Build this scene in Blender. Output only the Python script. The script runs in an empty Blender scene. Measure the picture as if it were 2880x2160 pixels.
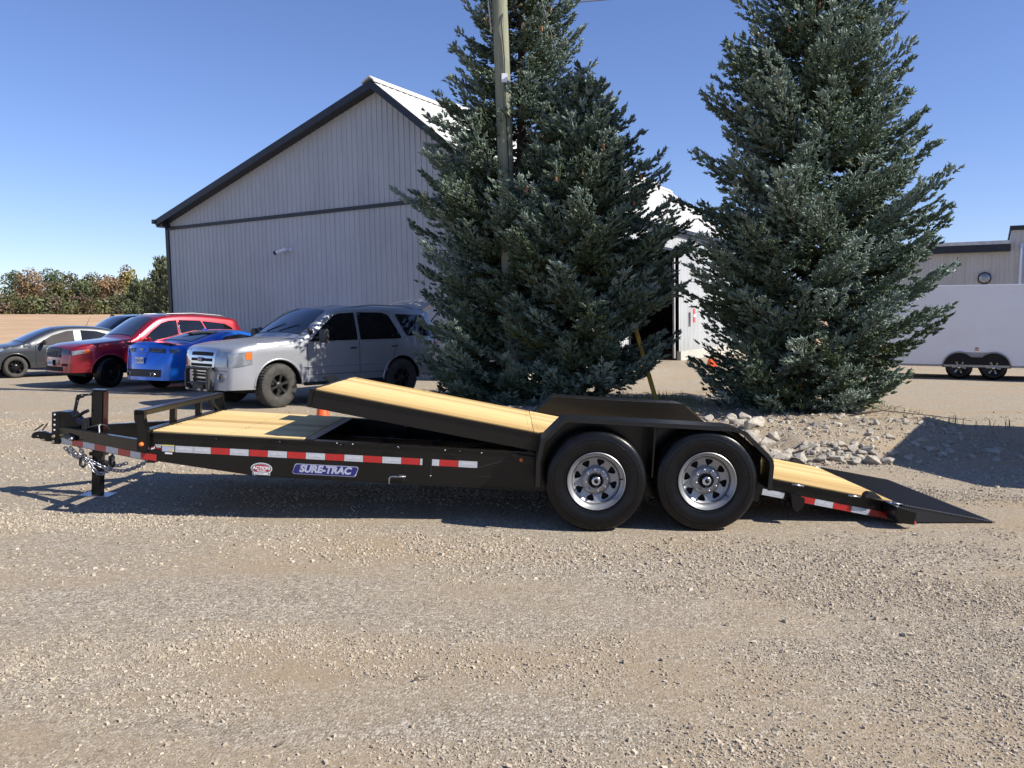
import bpy, bmesh, math, random
import numpy as np
from mathutils import Vector, Matrix, noise

random.seed(7)
rng = np.random.default_rng(11)
SC = bpy.context.scene
COL = SC.collection
PI = math.pi
R_ = math.radians

# ------------------------------------------------------------ camera, sky, sun
cam_d = bpy.data.cameras.new('camera')
cam = bpy.data.objects.new('camera', cam_d)
COL.objects.link(cam)
cam.location = (0, 0, 1.66)
cam.rotation_euler = (R_(90 - 4.363), 0, 0)
cam_d.lens = 29.0
cam_d.sensor_width = 36.0
cam_d.clip_start = 0.05
cam_d.clip_end = 6000
SC.camera = cam

SUN = Vector((1.05, -0.38, 0.95)).normalized()
sun_el = math.asin(SUN.z)
sun_az = math.atan2(SUN.x, SUN.y)
w = bpy.data.worlds.new('World')
SC.world = w
w.use_nodes = True
nt = w.node_tree
nt.nodes.clear()
sky = nt.nodes.new('ShaderNodeTexSky')
sky.sky_type = 'NISHITA'
sky.sun_disc = False
sky.sun_elevation = sun_el
sky.sun_rotation = sun_az
sky.altitude = 300
sky.air_density = 1.0
sky.dust_density = 0.0
sky.ozone_density = 3.5
bg = nt.nodes.new('ShaderNodeBackground')
bg.inputs['Strength'].default_value = 0.088
wo = nt.nodes.new('ShaderNodeOutputWorld')
tintn = nt.nodes.new('ShaderNodeMix'); tintn.data_type = 'RGBA'; tintn.blend_type = 'MULTIPLY'; tintn.inputs[0].default_value = 1.0
tintn.inputs[7].default_value = (.93, .93, 1.18, 1)
nt.links.new(sky.outputs[0], tintn.inputs[6]); nt.links.new(tintn.outputs[2], bg.inputs[0])
nt.links.new(bg.outputs[0], wo.inputs[0])

sl = bpy.data.lights.new('sun', 'SUN')
sl.energy = 5.0
sl.angle = R_(0.53)
sl.color = (1.0, 0.945, 0.85)
so = bpy.data.objects.new('sun', sl)
COL.objects.link(so)
so.rotation_euler = (-SUN).to_track_quat('-Z', 'Y').to_euler()
so.location = SUN * 60
SC.view_settings.view_transform = 'Standard'
SC.view_settings.look = 'None'
SC.view_settings.gamma = 1.0
SC.view_settings.use_curve_mapping = False
SC.view_settings.exposure = 0.60

# ------------------------------------------------------------ helpers
def tag(o, label=None, cat=None, group=None, kind=None):
    if label: o['label'] = label
    if cat: o['category'] = cat
    if group: o['group'] = group
    if kind: o['kind'] = kind
    return o

def empty(name, loc=(0, 0, 0), rot=(0, 0, 0), label=None, cat=None, group=None, parent=None):
    o = bpy.data.objects.new(name, None)
    COL.objects.link(o)
    o.location = loc
    o.rotation_euler = rot
    o.empty_display_size = 0.2
    if parent: o.parent = parent
    return tag(o, label, cat, group)

def link(name, me, parent=None, loc=None, rot=None, scale=None):
    o = bpy.data.objects.new(name, me)
    COL.objects.link(o)
    if parent: o.parent = parent
    if loc is not None: o.location = loc
    if rot is not None: o.rotation_euler = rot
    if scale is not None: o.scale = scale
    return o

def mesh_np(name, V, Fq, mat, parent=None, smooth=False):
    """V (n,3), Fq (m,k) with constant k"""
    V = np.asarray(V, dtype=np.float32); Fq = np.asarray(Fq, dtype=np.int32)
    me = bpy.data.meshes.new(name)
    n, m, k = len(V), len(Fq), Fq.shape[1]
    me.vertices.add(n); me.vertices.foreach_set('co', V.ravel())
    me.loops.add(m * k); me.loops.foreach_set('vertex_index', Fq.ravel())
    me.polygons.add(m)
    me.polygons.foreach_set('loop_start', np.arange(0, m * k, k, dtype=np.int32))
    me.polygons.foreach_set('use_smooth', np.full(m, smooth))
    me.update(calc_edges=True)
    if mat: me.materials.append(mat)
    return link(name, me, parent)

class MB:
    def __init__(s):
        s.v = []; s.f = []; s.M = None
    def add(s, vs, fs):
        b = len(s.v)
        if s.M is not None:
            vs = [tuple(s.M @ Vector(q)) for q in vs]
        s.v += [tuple(q) for q in vs]
        s.f += [tuple(b + i for i in q) for q in fs]
        return s
    def box(s, x0, x1, y0, y1, z0, z1):
        vs = [(x, y, z) for x in (x0, x1) for y in (y0, y1) for z in (z0, z1)]
        return s.add(vs, [(0, 1, 3, 2), (4, 6, 7, 5), (0, 4, 5, 1), (2, 3, 7, 6), (0, 2, 6, 4), (1, 5, 7, 3)])
    def prism_y(s, poly, y0, y1):      # poly in (x,z), extruded along y
        n = len(poly)
        vs = [(p[0], y0, p[1]) for p in poly] + [(p[0], y1, p[1]) for p in poly]
        fs = [tuple(range(n)), tuple(range(2 * n - 1, n - 1, -1))]
        fs += [(i, i + n, (i + 1) % n + n, (i + 1) % n) for i in range(n)]
        return s.add(vs, fs)
    def prism_x(s, poly, x0, x1):      # poly in (y,z)
        n = len(poly)
        vs = [(x0, p[0], p[1]) for p in poly] + [(x1, p[0], p[1]) for p in poly]
        fs = [tuple(range(n)), tuple(range(2 * n - 1, n - 1, -1))]
        fs += [(i, (i + 1) % n, (i + 1) % n + n, i + n) for i in range(n)]
        return s.add(vs, fs)
    def prism_z(s, poly, z0, z1):
        n = len(poly)
        vs = [(p[0], p[1], z0) for p in poly] + [(p[0], p[1], z1) for p in poly]
        fs = [tuple(range(n)), tuple(range(2 * n - 1, n - 1, -1))]
        fs += [(i, (i + 1) % n, (i + 1) % n + n, i + n) for i in range(n)]
        return s.add(vs, fs)
    def bar(s, a, b, w, h, up=(0, 0, 1)):
        a = Vector(a); b = Vector(b); d = (b - a).normalized()
        sd = d.cross(Vector(up))
        if sd.length < 1e-4: sd = d.cross(Vector((0, 1, 0)))
        sd.normalize(); u = sd.cross(d)
        vs = []
        for p in (a, b):
            for i, j in ((-1, -1), (1, -1), (1, 1), (-1, 1)):
                vs.append(p + sd * (i * w / 2) + u * (j * h / 2))
        return s.add(vs, [(0, 1, 2, 3), (7, 6, 5, 4), (0, 4, 5, 1), (1, 5, 6, 2), (2, 6, 7, 3), (3, 7, 4, 0)])
    def tube(s, pts, r, n=8, cap=True):
        pts = [Vector(p) for p in pts]
        m = len(pts)
        rr = r if isinstance(r, (list, tuple)) else [r] * m
        t0 = (pts[1] - pts[0]).normalized()
        ref = Vector((0, 0, 1)) if abs(t0.z) < .9 else Vector((1, 0, 0))
        u = t0.cross(ref).normalized()
        vs = []
        for i, p in enumerate(pts):
            t = (pts[min(i + 1, m - 1)] - pts[max(i - 1, 0)]).normalized()
            u = (u - t * u.dot(t)).normalized()
            w2 = t.cross(u)
            for k in range(n):
                a = 2 * PI * k / n
                vs.append(p + (u * math.cos(a) + w2 * math.sin(a)) * rr[i])
        fs = []
        for i in range(m - 1):
            for k in range(n):
                fs.append((i * n + k, i * n + (k + 1) % n, (i + 1) * n + (k + 1) % n, (i + 1) * n + k))
        if cap:
            fs.append(tuple(range(n - 1, -1, -1)))
            fs.append(tuple((m - 1) * n + k for k in range(n)))
        return s.add(vs, fs)
    def lathe(s, prof, n=24, axis='y', c=(0, 0, 0), closed=False):
        # prof: (radius, offset along axis)
        vs = []; m = len(prof)
        for r, o in prof:
            for k in range(n):
                a = 2 * PI * k / n
                x, z = r * math.cos(a), r * math.sin(a)
                q = {'y': (x, o, z), 'x': (o, x, z), 'z': (x, z, o)}[axis]
                vs.append((q[0] + c[0], q[1] + c[1], q[2] + c[2]))
        fs = []
        for i in range(m if closed else m - 1):
            j = (i + 1) % m
            for k in range(n):
                fs.append((i * n + k, i * n + (k + 1) % n, j * n + (k + 1) % n, j * n + k))
        return s.add(vs, fs)
    def build(s, name, mat, parent=None, smooth=False, bevel=0, loc=None, rot=None, seg=2, auto=None, solid=0):
        me = bpy.data.meshes.new(name)
        me.from_pydata(s.v, [], s.f)
        bm = bmesh.new(); bm.from_mesh(me)
        bmesh.ops.remove_doubles(bm, verts=bm.verts, dist=1e-5)
        bmesh.ops.recalc_face_normals(bm, faces=bm.faces)
        if bevel:
            es = [e for e in bm.edges if len(e.link_faces) == 2 and e.calc_face_angle(0) > .5]
            bmesh.ops.bevel(bm, geom=es, offset=bevel, segments=seg, affect='EDGES', clamp_overlap=True)
        if auto is not None:
            for f in bm.faces: f.smooth = True
            for e in bm.edges:
                if len(e.link_faces) == 2 and e.calc_face_angle(0) > auto: e.smooth = False
        bm.to_mesh(me); bm.free()
        if smooth:
            me.polygons.foreach_set('use_smooth', [True] * len(me.polygons))
        me.materials.append(mat)
        return link(name, me, parent, loc, rot)

def copy_tree(o, parent=None):
    c = o.copy(); COL.objects.link(c)
    if parent: c.parent = parent
    for ch in list(o.children): copy_tree(ch, c)
    return c

def text_obj(body, size, mat, parent, M, name='lettering', bold=0.0, shear=0.0, depth=.0006, align='CENTER', xs=1.0):
    cu = bpy.data.curves.new('txt', 'FONT')
    cu.body = body; cu.size = size; cu.align_x = align; cu.align_y = 'CENTER'
    cu.offset = bold; cu.shear = shear; cu.extrude = depth; cu.resolution_u = 3
    to = bpy.data.objects.new('txt', cu); COL.objects.link(to)
    bpy.context.view_layer.update()
    me = bpy.data.meshes.new_from_object(to.evaluated_get(bpy.context.evaluated_depsgraph_get()))
    bpy.data.objects.remove(to); bpy.data.curves.remove(cu)
    me.name = name
    me.transform(M @ Matrix.Diagonal((xs, 1, 1, 1)))
    me.materials.clear(); me.materials.append(mat)
    return link(name, me, parent)

# ------------------------------------------------------------ materials
class NT:
    def __init__(s, name):
        s.m = bpy.data.materials.new(name); s.m.use_nodes = True
        s.t = s.m.node_tree; s.n = s.t.nodes; s.n.clear()
        s.out = s.n.new('ShaderNodeOutputMaterial')
        s.b = s.n.new('ShaderNodeBsdfPrincipled')
        s.t.links.new(s.b.outputs[0], s.out.inputs[0])
        s.tc = s.n.new('ShaderNodeTexCoord')
    def L(s, a, b): s.t.links.new(a, b)
    def node(s, typ, **kw):
        x = s.n.new('ShaderNode' + typ)
        for k, v in kw.items(): setattr(x, k, v)
        return x
    def noise(s, scale, detail=4, rough=.55, src='Object', vec=None, stretch=None):
        x = s.node('TexNoise'); x.inputs['Scale'].default_value = scale
        x.inputs['Detail'].default_value = detail; x.inputs['Roughness'].default_value = rough
        v = vec if vec is not None else s.tc.outputs[src]
        if stretch:
            mp = s.node('Mapping'); mp.inputs['Scale'].default_value = stretch
            s.L(v, mp.inputs[0]); v = mp.outputs[0]
        s.L(v, x.inputs['Vector']); return x.outputs['Fac']
    def ramp(s, fac, stops):
        x = s.node('ValToRGB'); e = x.color_ramp.elements
        while len(e) < len(stops): e.new(.5)
        for i, (p, c) in enumerate(stops):
            e[i].position = p; e[i].color = (c + (1,)) if len(c) == 3 else c
        s.L(fac, x.inputs[0]); return x.outputs[0]
    def mix(s, fac, a, b, mode='MIX'):
        x = s.node('Mix', data_type='RGBA', blend_type=mode)
        if isinstance(fac, (int, float)): x.inputs[0].default_value = fac
        else: s.L(fac, x.inputs[0])
        for i, q in ((6, a), (7, b)):
            if isinstance(q, tuple): x.inputs[i].default_value = q + (1,) if len(q) == 3 else q
            else: s.L(q, x.inputs[i])
        return x.outputs[2]
    def math(s, op, a, b=None):
        x = s.node('Math', operation=op)
        for i, q in ((0, a), (1, b)):
            if q is None: continue
            if isinstance(q, (int, float)): x.inputs[i].default_value = q
            else: s.L(q, x.inputs[i])
        return x.outputs[0]
    def bump(s, h, strength=.3, dist=.01):
        x = s.node('Bump'); x.inputs['Strength'].default_value = strength
        x.inputs['Distance'].default_value = dist
        s.L(h, x.inputs['Height']); s.L(x.outputs[0], s.b.inputs['Normal']); return x

def simple(name, col, rough=.5, metal=0.0, var=.12, vscale=6, bump=0, bscale=80, coat=0, spec=.5, rvar=.0, bdist=.003):
    k = NT(name)
    c2 = tuple(min(1, c * (1 + var)) for c in col); c1 = tuple(c * (1 - var) for c in col)
    nz = k.noise(vscale, 5)
    k.L(k.ramp(nz, [(.3, c1), (.7, c2)]), k.b.inputs['Base Color'])
    k.b.inputs['Metallic'].default_value = metal
    k.b.inputs['Specular IOR Level'].default_value = spec
    if rvar:
        n2 = k.noise(vscale * 3, 4)
        mr = k.node('MapRange'); mr.inputs[3].default_value = rough - rvar; mr.inputs[4].default_value = rough + rvar
        k.L(n2, mr.inputs[0]); k.L(mr.outputs[0], k.b.inputs['Roughness'])
    else:
        k.b.inputs['Roughness'].default_value = rough
    if coat:
        k.b.inputs['Coat Weight'].default_value = coat; k.b.inputs['Coat Roughness'].default_value = .04
    if bump:
        k.bump(k.noise(bscale, 3), bump, bdist)
    return k.m

M = {}
M['black_paint'] = simple('black_paint', (.006, .0058, .0055), .25, 0, .15, 3, coat=.10, spec=.32, rvar=.06, bump=.12, bscale=9, bdist=.004)
M['black_flat'] = simple('black_flat', (.012, .012, .013), .5, 0, .3, 8, bump=.2, bscale=40)
M['black_plastic'] = simple('black_plastic', (.02, .02, .021), .55, 0, .2, 10, bump=.2, bscale=200)
M['very_dark'] = simple('very_dark', (.006, .006, .006), .8, 0, .2, 5)
M['rubber'] = simple('rubber', (.005, .005, .0058), .30, spec=.28, metal=0, var=.3, vscale=14, bump=.25, bscale=60, rvar=.1) if True else simple('rubber', (.011, .011, .012), .38, 0, .3, 14, bump=.25, bscale=60, rvar=.12)
M['rubber_dusty'] = simple('rubber_dusty', (.05, .046, .04), .8, 0, .35, 9, bump=.3, bscale=60)
M['rim_silver'] = simple('rim_silver', (.30, .305, .315), .42, .7, .06, 10, rvar=.06, bump=.05, bscale=120)
M['rim_dark'] = simple('rim_dark', (.015, .015, .016), .3, .3, .2, 10)
M['chrome'] = simple('chrome', (.60, .60, .62), .2, 1.0, .05, 20, rvar=.05)
M['zinc'] = simple('zinc', (.42, .43, .47), .34, 1.0, .15, 60, rvar=.1)
M['zinc_yellow'] = simple('zinc_yellow', (.45, .42, .30), .4, .9, .15, 60)
M['tape_red'] = simple('tape_red', (.42, .018, .016), .35, 0, .12, 30, coat=.2)
M['tape_silver'] = simple('tape_silver', (.47, .49, .52), .35, .1, .08, 30, coat=.2)
M['decal_blue'] = simple('decal_blue', (.018, .016, .14), .3, 0, .1, 30)
M['decal_red'] = simple('decal_red', (.42, .015, .03), .35, 0, .05, 30)
M['decal_white'] = simple('decal_white', (.75, .75, .78), .35, 0, .04, 30)
M['decal_silver'] = simple('decal_silver', (.42, .45, .58), .35, .2, .1, 30)
M['decal_grey'] = simple('decal_grey', (.2, .2, .21), .4, 0, .1, 30)
M['decal_yellow'] = simple('decal_yellow', (.55, .5, .12), .4, 0, .1, 30)
M['text_faint'] = simple('text_faint', (.64, .66, .68), .4, 0, .04, 30)
M['amber'] = simple('amber', (.75, .16, .02), .15, 0, .1, 30, coat=.6)
M['lamp_red'] = simple('lamp_red', (.45, .012, .012), .15, 0, .1, 30, coat=.6)
M['lamp_clear'] = simple('lamp_clear', (.27, .29, .32), .12, .4, .22, 9, coat=1)
M['lamp_smoke'] = simple('lamp_smoke', (.03, .03, .034), .08, .2, .5, 16, coat=1)
M['plate'] = simple('plate', (.7, .72, .74), .4, 0, .04, 30)
M['plate_blue'] = simple('plate_blue', (.03, .06, .25), .4, 0, .04, 30)
M['glass_dark'] = simple('glass_dark', (.008, .009, .011), .04, 0, .3, 2, coat=.4)
M['glass_screen'] = simple('glass_screen', (.02, .024, .03), .05, 0, .5, 1.5, coat=1)
M['paint_silver'] = simple('paint_silver', (.37, .38, .40), .42, .5, .02, 2, coat=.55)
M['paint_red'] = simple('paint_red', (.27, .006, .016), .3, .45, .05, 4, coat=1)
M['paint_blue'] = simple('paint_blue', (.008, .15, .66), .32, .5, .05, 4, coat=1)
M['paint_charcoal'] = simple('paint_charcoal', (.06, .064, .07), .36, .5, .08, 4, coat=.7)
M['paint_black'] = simple('paint_black', (.006, .006, .008), .2, .2, .1, 4, coat=1)
M['white_panel'] = simple('white_panel', (.78, .79, .82), .4, 0, .03, 1.2, coat=.15)
M['orange'] = simple('orange', (.75, .10, .02), .5, 0, .12, 10)
M['yellow_post'] = simple('yellow_post', (.42, .27, .03), .6, 0, .25, 8, bump=.2)
M['concrete'] = simple('concrete', (.45, .43, .38), .9, 0, .15, 3, bump=.3)
M['trim_dark'] = simple('trim_dark', (.02, .022, .028), .4, .2, .2, 3)
M['bark'] = simple('bark', (.085, .062, .045), .9, 0, .35, 14, bump=.8, bscale=30, bdist=.02)
M['dead_twig'] = simple('dead_twig', (.16, .12, .09), .9, 0, .35, 9)
M['cone_brown'] = simple('cone_brown', (.33, .15, .07), .8, 0, .3, 30, bump=.5)
M['wire'] = simple('wire', (.02, .02, .02), .6, 0, .2, 5)
M['wire_grey'] = simple('wire_grey', (.5, .5, .5), .5, .4, .2, 5)
M['interior_dark'] = simple('interior_dark', (.03, .028, .025), .9, 0, .4, 1)

# ---- gravel ground
def ground_material():
    k = NT('gravel')
    big = k.noise(.55, 5, .6)
    band = k.noise(.9, 4, .55, stretch=(.35, 1.6, 1))
    patch = k.math('ADD', k.math('MULTIPLY', big, .5), k.math('MULTIPLY', band, .5))
    base = k.ramp(patch, [(.36, (.34, .26, .175)), (.47, (.345, .275, .195)), (.55, (.315, .27, .215)), (.66, (.36, .325, .27))])
    v = k.node('TexVoronoi'); v.inputs['Scale'].default_value = 75
    k.L(k.tc.outputs['Object'], v.inputs['Vector'])
    sep = k.node('SeparateColor'); k.L(v.outputs['Color'], sep.inputs[0])
    stone = k.ramp(sep.outputs[0], [(0, (.20, .165, .125)), (.35, (.31, .26, .20)), (.75, (.43, .375, .30)), (1, (.62, .56, .47))])
    v2 = k.node('TexVoronoi'); v2.inputs['Scale'].default_value = 26
    k.L(k.tc.outputs['Object'], v2.inputs['Vector'])
    sep2 = k.node('SeparateColor'); k.L(v2.outputs['Color'], sep2.inputs[0])
    stone2 = k.ramp(sep2.outputs[1], [(0, (.17, .145, .12)), (.4, (.31, .27, .22)), (.8, (.42, .38, .32)), (1, (.64, .60, .53))])
    mid = k.noise(9, 6, .7)
    gf = k.ramp(k.math('ADD', k.math('MULTIPLY', patch, .8), k.math('MULTIPLY', mid, .35)), [(.48, (.12,) * 3), (.64, (.85,) * 3)])
    c = k.mix(gf, base, stone)
    sel = k.ramp(v2.outputs['Distance'], [(.30, (1,) * 3), (.42, (0,) * 3)])
    pick = k.ramp(sep2.outputs[2], [(.62, (0,) * 3), (.66, (1,) * 3)])
    m2 = k.mix(1.0, sel, pick, 'MULTIPLY')
    m2 = k.mix(1.0, m2, gf, 'MULTIPLY')
    c = k.mix(m2, c, stone2)
    fine = k.noise(260, 2, .8)
    c = k.mix(.55, c, k.ramp(fine, [(.35, (.55,) * 3), (.5, (1,) * 3), (.66, (1.3,) * 3)]), 'MULTIPLY')
    spk = k.noise(34, 5, .85)
    c = k.mix(.5, c, k.ramp(spk, [(.36, (.72, .70, .66)), (.5, (1,) * 3), (.64, (1.2,) * 3)]), 'MULTIPLY')
    c = k.mix(1.0, c, (1.0, .985, .94), 'MULTIPLY')
    k.L(c, k.b.inputs['Base Color'])
    k.b.inputs['Roughness'].default_value = .92
    k.b.inputs['Specular IOR Level'].default_value = .2
    inv = k.math('SUBTRACT', 1.0, v.outputs['Distance'])
    h = k.math('MULTIPLY', inv, gf)
    b1 = k.bump(h, .75, .012)
    hb = k.math('ADD', k.math('MULTIPLY', spk, 1.0), k.math('MULTIPLY', fine, .35))
    b2 = k.node('Bump'); b2.inputs['Strength'].default_value = .5; b2.inputs['Distance'].default_value = .03
    k.L(hb, b2.inputs['Height']); k.L(b1.outputs[0], b2.inputs['Normal']); k.L(b2.outputs[0], k.b.inputs['Normal'])
    return k.m
M['gravel'] = ground_material()

def stone_material(name, lo, mid, hi):
    k = NT(name)
    oi = k.node('Attribute'); oi.attribute_name = 'tint'
    k.L(k.mix(.5, k.ramp(oi.outputs['Fac'], [(0, lo), (.45, mid), (1, hi)]),
        k.ramp(k.noise(60, 4), [(.3, tuple(q * .75 for q in mid)), (.7, tuple(min(1, q * 1.25) for q in mid))])), k.b.inputs['Base Color'])
    k.b.inputs['Roughness'].default_value = .9
    k.b.inputs['Specular IOR Level'].default_value = .25
    k.bump(k.noise(90, 3), .3, .003)
    return k.m
M['pebble'] = stone_material('pebble', (.11, .09, .07), (.375, .315, .235), (.68, .60, .475))
M['limestone'] = simple('limestone', (.44, .395, .325), .9, 0, .35, 3.5, bump=.6, bscale=22, bdist=.02)
M['field_soil'] = simple('field_soil', (.44, .29, .165), .95, 0, .16, .18, bump=.4, bscale=3, bdist=.1)

def wood_material():
    k = NT('pine_planks')
    oi = k.node('ObjectInfo')
    rnd = oi.outputs['Random']
    add = k.node('VectorMath', operation='ADD')
    cmb = k.node('CombineXYZ'); k.L(k.math('MULTIPLY', rnd, 37.0), cmb.inputs[0]); k.L(k.math('MULTIPLY', rnd, 11.0), cmb.inputs[1])
    k.L(k.tc.outputs['Object'], add.inputs[0]); k.L(cmb.outputs[0], add.inputs[1])
    v = add.outputs[0]
    grain = k.noise(7, 6, .65, vec=v, stretch=(.35, 9, 9))
    fine = k.noise(30, 4, .7, vec=v, stretch=(.12, 6, 6))
    base = k.ramp(rnd, [(0, (.46, .30, .11)), (.3, (.64, .46, .19)), (.7, (.71, .54, .25)), (1, (.52, .36, .15))])
    c = k.mix(.55, base, k.ramp(grain, [(.3, (.68, .58, .45)), (.5, (1, 1, 1)), (.7, (1.08, 1.06, 1.0))]), 'MULTIPLY')
    c = k.mix(.35, c, k.ramp(fine, [(.36, (.6, .52, .42)), (.5, (1, 1, 1))]), 'MULTIPLY')
    vo = k.node('TexVoronoi'); vo.inputs['Scale'].default_value = 2.2
    mp = k.node('Mapping'); mp.inputs['Scale'].default_value = (1, 3.2, 1); k.L(v, mp.inputs[0]); k.L(mp.outputs[0], vo.inputs['Vector'])
    knot = k.ramp(vo.outputs['Distance'], [(.03, (.30, .2, .13)), (.06, (1, 1, 1))])
    c = k.mix(.85, c, knot, 'MULTIPLY')
    k.L(c, k.b.inputs['Base Color'])
    k.b.inputs['Roughness'].default_value = .7
    k.bump(grain, .15, .003)
    return k.m
M['wood'] = wood_material()

def treadplate_material():
    k = NT('treadplate')
    k.b.inputs['Base Color'].default_value = (.010, .010, .010, 1)
    k.b.inputs['Roughness'].default_value = .36
    k.b.inputs['Specular IOR Level'].default_value = .35
    wv = k.node('TexVoronoi'); wv.inputs['Scale'].default_value = 52
    wv.feature = 'F1'; wv.inputs['Randomness'].default_value = .15
    k.L(k.tc.outputs['Object'], wv.inputs['Vector'])
    k.bump(k.ramp(wv.outputs['Distance'], [(.18, (1,) * 3), (.4, (0,) * 3)]), .9, .004)
    return k.m
M['tread'] = treadplate_material()

def siding_material(name, col):
    k = NT(name)
    n1 = k.noise(.6, 4); n2 = k.noise(5, 5, .6, stretch=(1, 1, .12))
    c = k.ramp(n1, [(.3, tuple(q * .93 for q in col)), (.7, tuple(min(1, q * 1.05) for q in col))])
    c = k.mix(.35, c, k.ramp(n2, [(.35, (.8, .78, .75)), (.55, (1,) * 3)]), 'MULTIPLY')
    oi = k.node('ObjectInfo'); c = k.mix(1.0, c, k.ramp(oi.outputs['Random'], [(0, (.93, .93, .93)), (1, (1.0, 1.0, 1.0))]), 'MULTIPLY')
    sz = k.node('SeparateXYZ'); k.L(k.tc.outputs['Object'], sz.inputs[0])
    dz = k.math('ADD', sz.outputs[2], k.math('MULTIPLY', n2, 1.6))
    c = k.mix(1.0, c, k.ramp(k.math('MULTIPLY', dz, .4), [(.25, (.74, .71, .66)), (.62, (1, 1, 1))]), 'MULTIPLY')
    k.L(c, k.b.inputs['Base Color']); k.b.inputs['Roughness'].default_value = .45
    k.b.inputs['Specular IOR Level'].default_value = .35
    return k.m
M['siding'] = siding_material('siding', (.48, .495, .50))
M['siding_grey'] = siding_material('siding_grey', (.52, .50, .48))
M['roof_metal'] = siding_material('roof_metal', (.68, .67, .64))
M['pole_wood'] = None
def pole_material():
    k = NT('pole_wood')
    g = k.noise(3, 6, .7, stretch=(14, 14, .5))
    g2 = k.noise(1.2, 4)
    c = k.ramp(g2, [(.3, (.20, .225, .155)), (.7, (.27, .27, .185))])
    c = k.mix(.8, c, k.ramp(g, [(.36, (.45, .45, .42)), (.48, (1,) * 3), (.7, (1.15,) * 3)]), 'MULTIPLY')
    k.L(c, k.b.inputs['Base Color']); k.b.inputs['Roughness'].default_value = .85
    k.bump(g, .6, .01)
    return k.m
M['pole_wood'] = pole_material()

def foliage_material(name, stops, rough=.6, trans=.0):
    k = NT(name)
    at = k.node('Attribute'); at.attribute_name = 'tint'
    c = k.ramp(at.outputs['Fac'], stops)
    k.L(c, k.b.inputs['Base Color']); k.b.inputs['Roughness'].default_value = rough
    k.b.inputs['Specular IOR Level'].default_value = .3
    return k.m
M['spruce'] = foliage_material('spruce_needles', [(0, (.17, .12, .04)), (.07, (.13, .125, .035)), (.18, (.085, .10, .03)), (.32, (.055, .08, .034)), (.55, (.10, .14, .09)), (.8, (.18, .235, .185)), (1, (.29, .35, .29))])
M['leaf_green'] = foliage_material('leaf_green', [(0, (.05, .065, .03)), (.5, (.09, .115, .05)), (1, (.16, .19, .085))])
M['leaf_olive'] = foliage_material('leaf_olive', [(0, (.05, .045, .02)), (.5, (.10, .095, .035)), (1, (.17, .15, .055))])
M['leaf_orange'] = foliage_material('leaf_orange', [(0, (.10, .07, .035)), (.5, (.19, .12, .055)), (1, (.29, .18, .085))])
M['leaf_yellow'] = foliage_material('leaf_yellow', [(0, (.13, .10, .02)), (.5, (.25, .19, .04)), (1, (.36, .28, .07))])
M['leaf_brown'] = foliage_material('leaf_brown', [(0, (.07, .045, .03)), (.5, (.13, .085, .06)), (1, (.19, .13, .09))])
M['leaf_pine'] = foliage_material('leaf_pine', [(0, (.07, .085, .045)), (.5, (.14, .165, .085)), (1, (.23, .26, .15))])
M['grass'] = foliage_material('grass', [(0, (.10, .10, .03)), (.5, (.17, .18, .05)), (1, (.30, .27, .12))])

# ------------------------------------------------------------ ground
def hgt(x, y):
    z = .045 * math.exp(-((x + 4.1) / 1.5) ** 2 - ((y - 7.7) / 1.5) ** 2)
    e = ((x - 3.6) / 3.6) ** 2 + ((y - 14.4) / 4.7) ** 2
    if x < 3.6: e = ((x - 3.6) / 5.2) ** 2 + ((y - 14.8) / 4.3) ** 2
    if e < 1.4:
        t = max(0, min(1, (1.12 - e) / .5)); t = t * t * (3 - 2 * t)
        z += t * (.17 + .10 * noise.noise((x * .9, y * .9, 3)) + .05 * noise.noise((x * 3, y * 3, 8)))
    z += .012 * noise.noise((x * .7, y * .7, 1)) * min(1, max(0, (y - 7) / 3 + abs(x) * .05))
    if 12 > y > 0: z += .006 * noise.noise((x * 2.2, y * 3.5, 5))
    if y > 45: z += min(y - 45, 165) * .0245 + (y - 45) * .0001
    return z
def axis(lo, hi, step, far, g=1.22):
    a = list(np.arange(lo, hi + 1e-6, step)); d = step
    while a[-1] < far[1]: d *= g; a.append(a[-1] + d)
    d = step; b = []
    c = lo
    while c > far[0]: d *= g; c -= d; b.append(c)
    return b[::-1] + a
gx = axis(-9, 11, .16, (-1900, 1900)); gy = axis(1.5, 20, .14, (-900, 2600))
gv = [(x, y, hgt(x, y)) for y in gy for x in gx]
nx = len(gx)
gf = [(j * nx + i, j * nx + i + 1, (j + 1) * nx + i + 1, (j + 1) * nx + i) for j in range(len(gy) - 1) for i in range(nx - 1)]
g = mesh_np('ground', gv, gf, M['gravel'], smooth=True); tag(g, kind='structure')

# bare field behind the lot
fx = list(np.linspace(-260, 160, 70)); fy = [44 + i * 3 for i in range(0, 60)]
fv = []
for y in fy:
    for x in fx:
        fv.append((x, y + 2.0 * noise.noise((x * .08, 0, 2)) * (y < 46), hgt(x, y) + .02 + (.12 * noise.noise((x * .1, y * .1, 0)) + .12 if y > 47 else 0)))
ff = [(j * 70 + i, j * 70 + i + 1, (j + 1) * 70 + i + 1, (j + 1) * 70 + i) for j in range(len(fy) - 1) for i in range(69)]
tag(mesh_np('field', fv, ff, M['field_soil'], smooth=True), kind='structure')

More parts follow.
